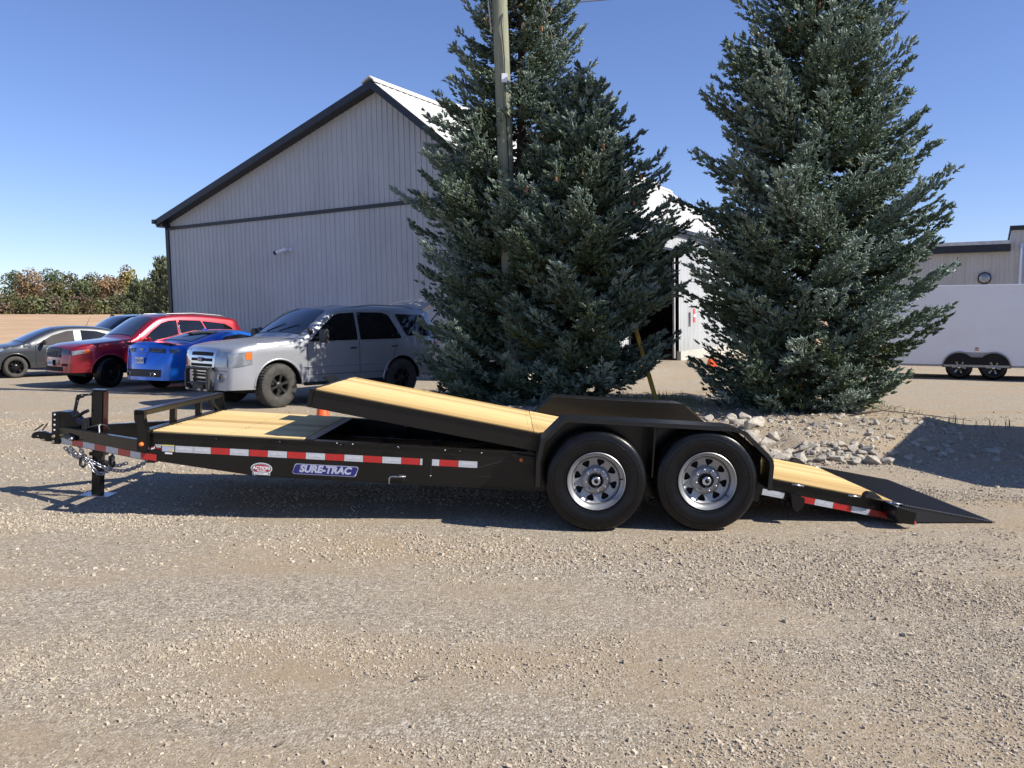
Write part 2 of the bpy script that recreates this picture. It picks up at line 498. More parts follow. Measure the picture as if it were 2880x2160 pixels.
# ---- loose stones over the yard
def add_tint(me, vals):
    at = me.attributes.new('tint', 'FLOAT', 'POINT'); at.data.foreach_set('value', np.asarray(vals, dtype=np.float32))
CUBE = np.array([(-1, -1, -1), (1, -1, -1), (1, 1, -1), (-1, 1, -1), (-1, -1, 1), (1, -1, 1), (1, 1, 1), (-1, 1, 1)], float)
CQ = np.array([(4, 5, 6, 7), (0, 1, 5, 4), (1, 2, 6, 5), (2, 3, 7, 6), (3, 0, 4, 7)])
def scatter_stones(n, ymin, ymax, power):
    # positions uniform over the ground wedge the yard shows, thinned by patchiness
    P = []
    cand = int(n * 8)
    yy = np.sqrt(rng.uniform(ymin ** 2, ymax ** 2, cand)); xx = rng.uniform(-.68, .68, cand) * yy * 1.0
    for x, y in zip(xx, yy):
        d = .46 + noise.noise((x * .30, y * .95, 0)) * 1.25 + noise.noise((x * 1.7, y * 2.2, 7)) * .55 + noise.noise((x * 6, y * 6, 17)) * .3
        if d > 0 and rng.random() < d ** power: P.append((x, y))
        if len(P) >= n: break
    return np.array(P)
def stones(P, smin, smed, smax, sig):
    n = len(P)
    r = np.clip(smed * np.exp(rng.normal(0, sig, n)), smin, smax)
    B = CUBE[None] * (1 - .42 * rng.random((n, 8, 1))) + rng.normal(0, .16, (n, 8, 3))
    B[:, 4:, :2] *= rng.uniform(.45, .95, (n, 1, 1))
    sc = np.stack([r * rng.uniform(.75, 1.5, n), r * rng.uniform(.7, 1.1, n), r * rng.uniform(.4, .8, n)], 1)
    B *= sc[:, None, :] * .72
    a = rng.uniform(0, 2 * PI, n); ca, sa = np.cos(a), np.sin(a)
    X = B[..., 0] * ca[:, None] - B[..., 1] * sa[:, None]; Y = B[..., 0] * sa[:, None] + B[..., 1] * ca[:, None]
    tl = rng.normal(0, .25, n)
    Z = B[..., 2] + X * tl[:, None]
    H = np.array([hgt(x, y) for x, y in P])
    V = np.stack([X + P[:, 0, None], Y + P[:, 1, None], Z + H[:, None] + sc[:, 2, None] * .25], 2).reshape(-1, 3)
    Fq = (CQ[None] + (np.arange(n) * 8)[:, None, None]).reshape(-1, 4)
    t = np.clip(rng.normal(.5, .22, n) + (rng.random(n) < .04) * .5 - (rng.random(n) < .03) * .5, 0, 1)
    return V, Fq, np.repeat(t, 8)
sets = [stones(scatter_stones(48000, 2.7, 5.2, 2.6), .0022, .0047, .015, .48), stones(scatter_stones(31000, 4.8, 8.2, 2.6), .0038, .0080, .019, .4),
        stones(scatter_stones(17000, 7.8, 15, 1.2), .006, .0125, .03, .35), stones(scatter_stones(700, 2.7, 9, .6), .011, .015, .030, .3)]
mp = np.array([(x, y) for x, y in zip(rng.uniform(1.5, 7.0, 9000), rng.uniform(9.3, 14.5, 9000)) if ((x - 3.8) / 3.4) ** 2 + ((y - 13.2) / 4) ** 2 < 1])[:3600]
sets.append(stones(mp, .009, .017, .045, .38))
Vs, Fs, Ts, off = [], [], [], 0
for V, Fq, T in sets:
    Vs.append(V); Fs.append(Fq + off); Ts.append(T); off += len(V)
o = mesh_np('loose_gravel', np.concatenate(Vs), np.concatenate(Fs), M['pebble'])
add_tint(o.data, np.concatenate(Ts)); tag(o, 'loose crushed gravel strewn over the yard', 'gravel', kind='stuff')

# ---- broken rocks on the planted mound
rock_meshes = []
for i in range(9):
    bm = bmesh.new(); r = random.Random(i + 40)
    for q in range(15):
        v = Vector((r.gauss(0, 1), r.gauss(0, 1), r.gauss(0, 1))).normalized() * r.uniform(.8, 1.1); bm.verts.new(v)
    hull = bmesh.ops.convex_hull(bm, input=bm.verts[:]); bmesh.ops.delete(bm, geom=[g_ for g_ in hull['geom_interior'] if isinstance(g_, bmesh.types.BMVert)], context='VERTS')
    sx, sy, sz = r.uniform(.9, 1.4), r.uniform(.7, 1.1), r.uniform(.5, .85)
    for v in bm.verts: v.co = Vector((v.co.x * sx, v.co.y * sy, v.co.z * sz))
    me = bpy.data.meshes.new('rock'); bmesh.ops.bevel(bm, geom=bm.edges[:], offset=.04, segments=1, affect='EDGES'); bm.to_mesh(me); bm.free(); me.materials.append(M['limestone']); rock_meshes.append(me)
rr = random.Random(5)
def put_rock(x, y, s, lab, grp, up=.35):
    o = link('rock', rr.choice(rock_meshes), None, (x, y, hgt(x, y) + s * up), (rr.uniform(-.5, .5), rr.uniform(-.5, .5), rr.uniform(0, 6.28)), (s, s, s))
    tag(o, lab, 'rock', grp)
done = []
def try_rock(x, y, s, lab, grp, gap=1.05, up=.35):
    for a, b, c in done:
        if (a - x) ** 2 + (b - y) ** 2 < ((c + s) * gap) ** 2: return False
    done.append((x, y, s)); put_rock(x, y, s, lab, grp, up); return True
n = 0
while n < 84:      # dense row at the foot of the mound
    t = rr.random()
    x = 2.65 + t * 1.75; y = 9.65 + rr.uniform(-.1, .75) - .1 * t
    if try_rock(x, y, rr.uniform(.045, .105), 'pale broken limestone rock in the crowded row behind the trailer\'s lowered tail', 'limestone rocks in the row at the mound\'s foot', .72): n += 1
n = 0
while n < 22:
    x = 2.75 + rr.uniform(0, .75); y = 10.1 + rr.uniform(0, 2.1)
    if try_rock(x, y, rr.uniform(.08, .15), 'chunky pale limestone rock in the heap beside the trailer fender', 'limestone rocks heaped beside the fender', .7): n += 1
n = 0
while n < 105:
    x = rr.uniform(3.0, 6.6); y = rr.uniform(9.7, 12.9)
    if try_rock(x, y, rr.uniform(.03, .09), 'pale limestone rock lying loose on the bare slope of the mound', 'limestone rocks scattered on the mound', 1.1, .15): n += 1

# ------------------------------------------------------------ barn
def barn():
    d = Vector((.865, -.502, 0)).normalized(); e = Vector((-d.y, d.x, 0))
    c0 = Vector((-11.92, 29.0, 0))
    base = Matrix(((d.x, e.x, 0, c0.x), (d.y, e.y, 0, c0.y), (0, 0, 1, 0), (0, 0, 0, 1)))
    tilt = Matrix.Translation((0, 0, 1.66)) @ Matrix.Rotation(-.0186, 4, 'Y') @ Matrix.Translation((0, 0, -1.66))
    root = empty('barn', label='large pale grey metal-clad barn with black trim and white ribbed roof', cat='barn')
    root.matrix_world = tilt @ base
    W1, W2, HE, HA, HB, LN = 9.50, 13.45, 5.38, 8.50, 5.07, 24.4
    zlo = -.5
    def top(t): return HE + (HA - HE) * t / W1 if t < W1 else HA - (HA - HE) * (t - W1) / (W2 - W1)
    # corrugated sheets, each its own panel; local x along the gable, y into the barn
    def sheet(t0, t1, zb, ztf, pitch=.183, depth=.021, side=False, cat='siding_panel', mat=None, parent=root):
        m = MB(); ts = []
        nr = max(1, round((t1 - t0) / pitch)); p = (t1 - t0) / nr
        for i in range(nr):
            a = t0 + i * p
            ts += [(a, 0), (a + p * .70, 0), (a + p * .78, depth), (a + p * .92, depth)]
        ts.append((t1, 0))
        bps = sorted(set([q[0] for q in ts]))
        if not side and t0 < W1 < t1: ts = sorted(ts + [(W1, 0)])
        vs = []
        for t, dd in ts:
            for z in (zb, ztf(t)):
                vs.append((t, -dd, z) if not side else (W2 + dd, t, z))
        fs = [(2 * i, 2 * i + 2, 2 * i + 3, 2 * i + 1) for i in range(len(ts) - 1)]
        m.add(vs, fs)
        return m.build('siding_panel', mat or M['siding'], parent)
    npn = 14; pw = W2 / npn
    for i in range(npn):
        sheet(i * pw, (i + 1) * pw, zlo, lambda t: HB - .03)
        sheet(i * pw, (i + 1) * pw, HB + .05, lambda t: top(t) - .02)
    # right-hand long wall with big door opening s 8.95..14.6
    s = 0
    while s < LN - .1:
        e1 = min(s + .97, LN)
        if s < 8.9 and e1 > 8.9: e1 = 8.95
        if abs(s - 8.95) < .01:
            for q in range(6):
                a, b = 8.95 + q * .94, 8.95 + (q + 1) * .94
                sheet(a, b, 4.45, lambda t: HE - .02, side=True)
            s = 14.59; continue
        sheet(s, e1, .25, lambda t: HE - .02, side=True)
        s = e1
    # closed shell just inside
    m = MB(); i = .06
    m.add([(i, i, zlo), (i, i, HE - .1), (W1, i, HA - .15), (W2 - i, i, HE - .1), (W2 - i, i, zlo)], [(0, 1, 2, 3, 4)])
    m.add([(i, LN, zlo), (i, LN, HE - .1), (W1, LN, HA - .15), (W2 - i, LN, HE - .1), (W2 - i, LN, zlo)], [(0, 1, 2, 3, 4)])
    m.add([(0, 0, zlo), (0, 0, HE), (0, LN, HE), (0, LN, zlo)], [(0, 1, 2, 3)])
    for a, b, z0, z1 in ((i, 8.95, zlo, HE - .1), (14.59, LN, zlo, HE - .1), (8.95, 14.59, 4.45, HE - .1)):
        m.add([(W2 - i, a, z0), (W2 - i, b, z0), (W2 - i, b, z1), (W2 - i, a, z1)], [(0, 1, 2, 3)])
    m.build('wall', M['interior_dark'], root)
    MB().box(W2 - .1, W2 + .08, 0, 8.93, zlo, .25).build('foundation', M['concrete'], root)
    m = MB(); m.box(W2 - .1, W2 + .08, 14.6, LN, zlo, .25)
    m.build('foundation', M['concrete'], root)
    # roof slopes with ribs
    def roof(side):
        ov = .12; ovg = .33
        a = Vector((W1, 0, HA + .05)); 
        if side < 0: bq = Vector((-ov, 0, HE - (HA - HE) / W1 * ov + .05))
        else: bq = Vector((W2 + ov * .8, 0, HE - (HA - HE) / (W2 - W1) * ov * .8 + .05))
        nn = (bq - a).normalized().cross(Vector((0, 1, 0)));
        if nn.z < 0: nn = -nn
        m = MB(); y = -ovg; prof = []
        while y < LN + ovg - .25:
            prof += [(y, 0), (y + .21, 0), (y + .225, .022), (y + .275, .022)]; y += .305
        prof.append((LN + ovg, 0))
        vs = []
        for yy, h in prof:
            for q in (a, bq): vs.append(Vector((q.x, yy, q.z)) + nn * h)
        m.add(vs, [(2 * i, 2 * i + 2, 2 * i + 3, 2 * i + 1) for i in range(len(prof) - 1)])
        m.build('roof_slope', M['roof_metal'], root)
        m = MB()   # soffit and rake board
        for yy in (-ovg,):
            m.add([a + Vector((0, yy, -.02)), bq + Vector((0, yy, -.02)), bq + Vector((0, yy, -.21)), a + Vector((0, yy, -.21)),
                   a + Vector((0, yy - .05, -.02)), bq + Vector((0, yy - .05, -.02)), bq + Vector((0, yy - .05, -.24)), a + Vector((0, yy - .05, -.24))],
                  [(0, 1, 2, 3), (4, 7, 6, 5), (0, 4, 5, 1), (2, 6, 7, 3), (1, 5, 6, 2), (0, 3, 7, 4)])
        m.add([a + Vector((0, -ovg, -.22)), bq + Vector((0, -ovg, -.22)), bq + Vector((0, .02, -.22)), a + Vector((0, .02, -.22))], [(0, 1, 2, 3)])
        m.build('rake_trim', M['trim_dark'], root)
        m = MB()
        x0, x1 = (bq.x - .02, bq.x + .30) if side < 0 else (bq.x - .22, bq.x + .02)
        m.box(x0, x1, -ovg, LN + ovg, bq.z - .28, bq.z - .03)
        xa = bq.x - .13 if side < 0 else bq.x + .02
        m.box(xa, xa + .12, -ovg - .1, LN + ovg, bq.z - .16, bq.z - .02)
        m.build('gutter', M['trim_dark'], root)
    roof(-1); roof(1)
    m = MB()
    m.prism_y([(W1 - .28, HA - .04), (W1, HA + .10), (W1 + .17, HA - .03), (W1 + .17, HA + .02), (W1, HA + .15), (W1 - .28, HA + .01)], -.42, LN + .4)
    m.build('ridge_cap', M['roof_metal'], root)
    m = MB(); m.prism_y([(W1 - .16, HA + .1), (W1 - .16, HA + .24), (W1, HA + .30), (W1 + .16, HA + .24), (W1 + .16, HA + .1)], 3.1, LN - 1.6)
    m.build('ridge_vent', M['roof_metal'], root)
    MB().box(-.03, W2 + .03, -.05, .0, HB - .05, HB + .06).build('belt_trim', M['trim_dark'], root)
    MB().box(-.06, .10, -.05, .12, zlo, HE).build('corner_trim', M['trim_dark'], root)
    MB().box(W2 - .08, W2 + .045, -.045, .1, zlo, HE).build('corner_trim', M['trim_dark'], root)
    m = MB(); m.box(W2 - .04, W2 + .06, 8.95, 9.05, zlo, 4.45); m.box(W2 - .04, W2 + .06, 8.95, 14.59, 4.4, 4.5)
    m.build('door_frame', M['trim_dark'], root)
    MB().box(W2 + .02, W2 + .09, 13.75, 13.87, 0, 4.4).build('door_track', M['wire_grey'], root)
    return root, d, e, c0, base, tilt
barn_root, bd, be, bc0, bbase, btilt = barn()
BM = btilt @ bbase

def bullet_camera():
    t, z = 5.86, 4.02
    r = empty('security_camera', label='small white bullet security camera on a round bracket on the barn gable wall', cat='security camera')
    r.matrix_world = BM @ Matrix.Translation((t, -.03, z))
    m = MB(); m.lathe([(0, -.05), (.055, -.05), (.06, 0)], 14, 'y'); m.tube([(0, -.05, 0), (-.02, -.13, 0), (-.10, -.17, -.02)], .022)
    m.build('bracket', M['white_panel'], r, smooth=True)
    a = Vector((-.05, -.16, .01)); b = Vector((-.38, -.26, -.09))
    MB().tube([a, b], [.052, .058], 14).build('housing', M['white_panel'], r, auto=.6)
    dd = (b - a).normalized()
    MB().tube([b - dd * .01, b + dd * .07], .062, 14).build('lens_hood', M['black_plastic'], r, auto=.6)
bullet_camera()

# things beside the barn's long wall
def barrel(s, off, z, lab):
    p = BM @ Vector((13.6 + off, s, 0))
    r = empty('traffic_barrel', (p.x, p.y, 0), label=lab, cat='traffic barrel')
    MB().lathe([(0, .02), (.29, .02), (.30, .06), (.27, .07), (.26, .38), (.25, .40), (.24, .70), (.23, .72), (.20, .98), (.15, 1.0), (.05, 1.06), (0, 1.06)], 20, 'z').build('body', M['orange'], r, auto=.5)
    MB().lathe([(.262, .45), (.264, .45), (.256, .56), (.252, .56)], 20, 'z').build('reflective_band', M['decal_white'], r, smooth=True)
fc = empty('fuel_can', (7.05, 29.0, 0), (0, 0, .3), label='small red fuel can on the ground in front of the long barn wall', cat='fuel can')
MB().box(-.15, .15, -.1, .1, 0, .33).build('body', M['orange'], fc, bevel=.03)
MB().tube([(.08, 0, .32), (.08, 0, .40), (.14, 0, .42)], .02, 8).build('spout', M['decal_yellow'], fc)
MB().tube([(-.1, 0, .33), (-.08, 0, .39), (.02, 0, .39), (.04, 0, .33)], .015, 8).build('handle', M['orange'], fc)
r = empty('wall_sign', label='small red sign with a white band on the lit long wall of the barn', cat='sign')
r.matrix_world = BM @ Matrix.Translation((13.64, 16.0, 1.75))
MB().box(0, .03, -.13, .13, -.3, .3).build('panel', M['lamp_red'], r)
MB().box(.03, .034, -.13, .13, -.06, .06).build('band', M['decal_white'], r)

# ------------------------------------------------------------ second building at the right
def shop():
    d, e = bd, be
    c = Vector((16.2, 36.2, 0))
    root = empty('flat_roof_shed', label='grey ribbed metal shed with dark fascia behind the long white cargo trailer', cat='building')
    root.matrix_world = Matrix(((d.x, e.x, 0, c.x), (d.y, e.y, 0, c.y), (0, 0, 1, 0), (0, 0, 0, 1)))
    H1, H2, S = 4.5, 5.35, 4.7
    def sh(t0, t1, z1):
        m = MB(); ts = []; p = (t1 - t0) / 5
        for i in range(5):
            a = t0 + i * p; ts += [(a, 0), (a + p * .7, 0), (a + p * .78, .025), (a + p * .92, .025)]
        ts.append((t1, 0)); vs = []
        for t, q in ts: vs += [(t, -q, -.1), (t, -q, z1)]
        m.add(vs, [(2 * i, 2 * i + 2, 2 * i + 3, 2 * i + 1) for i in range(len(ts) - 1)])
        m.build('siding_panel', M['siding_grey'], root)
    for i in range(6): sh(i * S / 6, (i + 1) * S / 6, H1)
    for i in range(9): sh(S + i * .9, S + (i + 1) * .9, H2)
    m = MB(); m.box(.05, S, .05, 12, -.1, H1); m.box(S, S + 8.1, .05, 12, -.1, H2 - .02); m.build('wall', M['siding_grey'], root)
    MB().box(-.1, S - .02, -.35, 12, H1 - .02, H1 + .27).build('fascia', M['trim_dark'], root)
    MB().box(-.12, S - .02, -.38, 12.1, H1 + .27, H1 + .41).build('roof_edge', M['wire_grey'], root)
    MB().box(S - .06, S + 8.2, -.08, 12.1, H2 - .02, H2 + .16).build('roof_edge', M['trim_dark'], root)
    MB().tube([(S + .38, -.1, H2 - .55), (S + .34, -.1, .2)], .055, 10).build('downpipe', M['white_panel'], root, smooth=True)
    m = MB(); m.lathe([(0, -.18), (.14, -.17), (.2, -.13), (.215, -.08), (.215, -.03)], 20, 'y', (S - .88, 0, 3.42)); m.build('wall_lamp', M['lamp_clear'], root, smooth=True)
    MB().lathe([(.215, -.1), (.25, -.09), (.25, -.02)], 20, 'y', (S - .88, 0, 3.42)).build('lamp_ring', M['trim_dark'], root, smooth=True)
shop()

# ------------------------------------------------------------ utility pole, guy wire, overhead wire
def pole():
    base = Vector((.05, 15.8, 0)); topv = Vector((-.36, 15.8, 11.2))
    r = empty('utility_pole', base, label='weathered greenish wooden utility pole in front of the left spruce', cat='utility pole')
    dv = topv - base
    m = MB(); pts = [dv * (i / 10) for i in range(11)]
    m.tube([p for p in pts], [.158 - .024 * i / 10 for i in range(11)], 20); m.build('pole', M['pole_wood'], r, auto=.8)
    def on(z, a, rad=.15): 
        q = dv * (z / 11.2); return q + Vector((math.sin(a) * rad, -math.cos(a) * rad, 0))
    pts = [on(7.3, .3, .16), on(7.1, .1, .17), on(6.75, .22, .165), on(6.5, .3, .165), on(6.2, .25, .163), on(5.5, .3, .163), on(4.3, .34, .163), on(3.2, .38, .165), on(2.5, .4, .165)]
    MB().tube(pts, .011, 6).build('ground_wire', M['wire'], r, smooth=True)
    b = on(6.15, .2, .17); MB().box(b.x - .055, b.x + .055, b.y - .02, b.y + .03, b.z - .09, b.z + .07).build('junction_box', M['white_panel'], r, bevel=.008)
    MB().tube([on(7.0, -1.2, .19), on(7.6, -1.3, .22), on(8.6, -1.3, .26), on(9.5, -1.2, .2)], .014, 6).build('service_cable', M['wire_grey'], r, smooth=True)
    MB().tube([on(7.1, -1.0, .18), on(7.7, -1.1, .2), on(8.8, -1.2, .2)], .012, 6).build('service_cable', M['wire'], r, smooth=True)
    m = MB(); m.box(-1.2 - .36, 1.2 - .36, -.2, -.08, 10.6, 10.75); m.build('crossarm', M['pole_wood'], r)
    return base, topv
pb, pt = pole()
anchor = Vector((2.62, 14.9, hgt(2.6, 14.9)))
gw = pt + Vector((.1, 0, -.9))
r = empty('guy_wire', anchor, label='guy wire with a leaning yellow guard, running from the utility pole to the ground', cat='guy wire')
MB().tube([(0, 0, 0), gw - anchor], .008, 6).build('cable', M['wire'], r)
q = (gw - anchor).normalized()
MB().tube([q * .02, q * 2.15], .042, 10).build('guard', M['yellow_post'], r, auto=.6)
p0 = Vector((-.2, 15.8, 7.45)); p1 = Vector((14.0, 27, 14.2))
pts = [p0.lerp(p1, i / 12) - Vector((0, 0, .5 * math.sin(PI * i / 12))) for i in range(13)]
tag(MB().tube(pts, .012, 6).build('overhead_wire', M['wire'], smooth=True), 'thin dark overhead wire rising to the right from the utility pole', 'wire')

# ------------------------------------------------------------ blue spruces
def unit(v): return v / np.maximum(np.linalg.norm(v, axis=-1, keepdims=True), 1e-9)
def shoots_mesh(P, D, Ln, Rd, T):
    """one bottle-brush shoot per row: a five-sided spindle plus needle blades; returns verts, tris, tint"""
    n = len(P)
    D = unit(D); ref = np.tile(np.array([0, 0, 1.]), (n, 1)); ref[np.abs(D[:, 2]) > .9] = (1, 0, 0)
    U = unit(np.cross(D, ref)); W = np.cross(D, U)
    a0 = rng.uniform(0, 2 * PI, n)
    V = []; F = []
    k = 3
    rings = [(0.06, .55), (.62, .78)]
    V.append(P - D * 0 )
    for f, rs in rings:
        for i in range(k):
            a = a0 + 2 * PI * i / k + f
            V.append(P + D * (Ln * f)[:, None] + (U * np.cos(a)[:, None] + W * np.sin(a)[:, None]) * (Rd * rs)[:, None])
    V.append(P + D * Ln[:, None])
    # faces of spindle: start fan(k), side 2k, end k
    for i in range(k):
        j = (i + 1) % k
        F += [(1 + i, 1 + j, 1 + k + j), (1 + i, 1 + k + j, 1 + k + i), (1 + k + i, 1 + k + j, 1 + 2 * k)]
    c = 2 + 2 * k
    nb = 6
    for b in range(nb):
        f = (b + .5) / nb * .95; a = a0 + b * 2.4
        R = U * np.cos(a)[:, None] + W * np.sin(a)[:, None]; Tn = np.cross(D, R)
        bp = P + D * (Ln * f)[:, None]
        tip = bp + R * (Rd * 1.55)[:, None] + D * (Rd * 1.1)[:, None]
        V += [bp + Tn * (Rd * .42)[:, None] + R * (Rd * .3)[:, None], bp - Tn * (Rd * .42)[:, None] + R * (Rd * .3)[:, None], tip]
        F.append((c, c + 1, c + 2)); c += 3
    V = np.stack(V, 1); F = np.array(F)
    return V.reshape(-1, 3), (F[None] + (np.arange(n) * c)[:, None, None]).reshape(-1, 3), np.repeat(T, c)

def spruce(name, x, y, H, prof, label, seed, step=.27, blen=1.0, yaw_jit=.4, cut=None, low=.35, dens=1.0, group=None, cones=14):
    """prof: [(z, radius)] ; cut: fn(x,y,z)->bool keeps a branch"""
    r_ = random.Random(seed); z0 = hgt(x, y)
    root = empty(name, (x, y, z0), label=label, cat='spruce tree')
    pz = [p[0] for p in prof]; pr = [p[1] for p in prof]
    wood = MB(); wood.tube([(0, 0, -.05), (0, 0, .6), (0.02, 0, H * .5), (0, 0, H * .93)], [.15 * H / 9, .115 * H / 9, .065 * H / 9, .012], 12)
    wood.build('trunk', M['bark'], root, smooth=True)
    limb = MB(); dead = MB(); conep = []
    SP, SD, SL, SR, STt = [], [], [], [], []
    def shoot(p, d, l, rad, t):
        if p[1] > .6 and r_.random() < .5: return
        SP.append(tuple(p)); SD.append(tuple(d)); SL.append(l); SR.append(rad); STt.append(t)
    z = low; ang = r_.random() * 6
    while z < H:
        rz = float(np.interp(z, pz, pr)); nb = max(4, int(round((6.5 + rz * 2.5) * dens)))
        ang += 1.3
        patch = r_.random()
        for b in range(nb):
            az = ang + 2 * PI * b / nb + r_.uniform(-yaw_jit, yaw_jit)
            zz = z + r_.uniform(-.10, .10)
            vary = 1 + .20 * noise.noise((math.cos(az) * 1.3 + seed, math.sin(az) * 1.3, z * 1.1))
            L = rz * vary * (r_.uniform(.80, 1.03) if r_.random() < .72 else r_.uniform(.5, .85)) * blen
            if r_.random() < .06: L *= 1.10
            if L < .08: continue
            el = -.04 + .55 * (z / H) ** 1.2 + r_.uniform(-.12, .12)
            hd = Vector((math.cos(az), math.sin(az), 0)); sd = Vector((-hd.y, hd.x, 0))
            if cut and not cut(x + hd.x * L, y + hd.y * L, zz): continue
            # spine: rises, sags, tip turns up
            ns = max(4, int(L / .085)); pts = []
            sag = r_.uniform(.06, .15) * (1 - z / H * .6)
            for i in range(ns + 1):
                f = i / ns
                pts.append(Vector((0, 0, zz)) + hd * (L * f * math.cos(el)) + sd * (L * .06 * math.sin(f * 3 + b)) + Vector((0, 0, L * f * math.sin(el) - L * sag * math.sin(f * PI * .9) * 1.2 + L * .13 * f ** 3)))
            limb.tube([pts[i] for i in range(0, ns + 1, max(1, ns // 4))], [max(.004, .011 * L ** .6 * (1 - .8 * i / ns)) for i in range(0, ns + 1, max(1, ns // 4))], 5, cap=False)
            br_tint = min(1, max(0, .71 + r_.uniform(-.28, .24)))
            inner = .24 if L > 1 else .08
            for i in range(1, ns + 1):
                f = i / ns
                if f < inner * r_.uniform(.6, 1.1):
                    if z < 2.6 and r_.random() < .45 and L > .8:
                        p = pts[i]; q = p + hd * r_.uniform(.08, .3) + sd * r_.uniform(-.3, .3) + Vector((0, 0, r_.uniform(-.22, .08)))
                        dead.tube([p, (p + q) / 2 + Vector((0, 0, .02)), q], [.005, .004, .002], 4, cap=False)
                    continue
                t = (pts[i] - pts[i - 1]).normalized()
                w_ = L * (.36 - .30 * f) * r_.uniform(.75, 1.2) + .06
                for s in (-1, 1):
                    tw = (t * .72 + sd * s * .75 + Vector((0, 0, r_.uniform(-.22, .12)))).normalized()
                    m = max(1, int(w_ / .080))
                    for q in range(m):
                        if r_.random() < .10: continue
                        g = (q + .5) / m; droop = -.10 * g * w_
                        p = pts[i] + tw * (w_ * g) + Vector((r_.uniform(-.025, .025), r_.uniform(-.025, .025), droop + r_.uniform(-.05, .05)))
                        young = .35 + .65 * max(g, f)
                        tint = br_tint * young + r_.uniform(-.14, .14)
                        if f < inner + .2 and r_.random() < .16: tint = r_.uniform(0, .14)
                        side = s if q % 2 else -s
                        dd = tw + sd * side * .45 + t * .35 + Vector((r_.uniform(-.3, .3), r_.uniform(-.3, .3), r_.uniform(-.05, .50)))
                        shoot(p, dd, r_.uniform(.09, .15), r_.uniform(.026, .038), min(1, max(0, tint)))
                if r_.random() < .8:
                    shoot(pts[i], t + Vector((r_.uniform(-.3, .3), r_.uniform(-.3, .3), .75)), r_.uniform(.08, .12), .028, min(1, br_tint + r_.uniform(-.1, .2)))
            for q in range(4):
                shoot(pts[-1], t + sd * (q - 1.5) * .45 + Vector((0, 0, .15)), r_.uniform(.10, .15), .029, min(1, br_tint + .25))
            if z > H * .52 and r_.random() < .30 and len(conep) < cones:
                conep.append(pts[-2] + Vector((0, 0, -.03)))
        z += step * r_.uniform(.8, 1.15) * (1 - .25 * z / H)
    for i in range(12):
        shoot(Vector((0, 0, H * .93 + i * .03)), Vector((math.cos(i * 2.4), math.sin(i * 2.4), 1.1)), .09, .02, .8)
    limb.build('branch_wood', M['bark'], root, smooth=True)
    if dead.v: dead.build('dead_twigs', M['dead_twig'], root)['kind'] = 'stuff'
    V, F, T = shoots_mesh(np.array(SP), np.array(SD), np.array(SL), np.array(SR), np.array(STt))
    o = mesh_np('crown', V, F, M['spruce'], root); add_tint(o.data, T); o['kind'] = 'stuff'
    if conep:
        cm = MB().lathe([(0, 0), (.012, -.01), (.021, -.04), (.019, -.09), (.008, -.12), (0, -.122)], 8, 'z').build('spruce_cone', M['cone_brown'], root, smooth=True)
        cm.location = conep[0]
        for p in conep[1:]: link('spruce_cone', cm.data, root, p, (r_.uniform(-.2, .2), r_.uniform(-.2, .2), 0))
    print(name, 'shoots', len(SP), 'tris', len(F))
    return root

def pole_clear(x, y, z):
    xp = .05 - .037 * z
    return not (z > 3.9 and y < 15.9 and abs(x - xp * y / 15.8) < .42 + max(0, (z - 4.5) * .1)) 
spruce('blue_spruce', .17, 16.85, 11.6, [(0, 2.15), (.5, 2.15), (1.7, 2.15), (3.5, 2.12), (5, 1.9), (6.5, 1.35), (8.3, 1.0), (11.6, .1)],
       'tall blue spruce with the utility pole standing in front of it', 3, step=.25, low=.12, cut=pole_clear)
spruce('blue_spruce', 1.32, 15.6, 6.0, [(0, 1.4), (.8, 1.75), (1.7, 2.0), (3, 1.92), (4.1, 1.45), (4.8, .9), (6.0, .08)],
       'shorter blue spruce with dead lower twigs, grown into the right side of the tall one', 8, step=.24, low=.5, cut=pole_clear)
spruce('blue_spruce', 5.02, 14.1, 10.2, [(0, 1.6), (.6, 1.85), (1.3, 2.02), (2.9, 2.2), (3.9, 2.1), (5.3, 1.66), (7.1, .98), (10.2, .05)],
       'large blue spruce standing alone at the right behind the trailer tail', 21, step=.26, low=.28)

# ------------------------------------------------------------ broadleaf woods behind the field
def leaf_cloud(n, blobs, size, seed, flat=.7):
    g = np.random.default_rng(seed)
    C = np.array([b[:3] for b in blobs]); Rr = np.array([b[3:6] for b in blobs])
    wts = (Rr.prod(1)) ** .67; idx = g.choice(len(blobs), n, p=wts / wts.sum())
    d = unit(g.normal(size=(n, 3))); rad = g.uniform(.55, 1.08, n) ** .6
    P = C[idx] + d * Rr[idx] * rad[:, None]
    nrm = unit(d + g.normal(size=(n, 3)) * .6); ref = unit(g.normal(size=(n, 3)))
    U = unit(np.cross(nrm, ref)); W = np.cross(nrm, U)
    s = size * g.uniform(.6, 1.3, n)
    V = np.stack([P + U * s[:, None], P + W * s[:, None] * flat, P - U * s[:, None], P - W * s[:, None] * flat], 1)
    bt = g.uniform(-.18, .18, len(blobs))[idx]
    T = np.clip(.5 + bt + g.normal(0, .18, n), 0, 1)
    return V.reshape(-1, 3), np.arange(n * 4).reshape(-1, 4), np.repeat(T, 4)
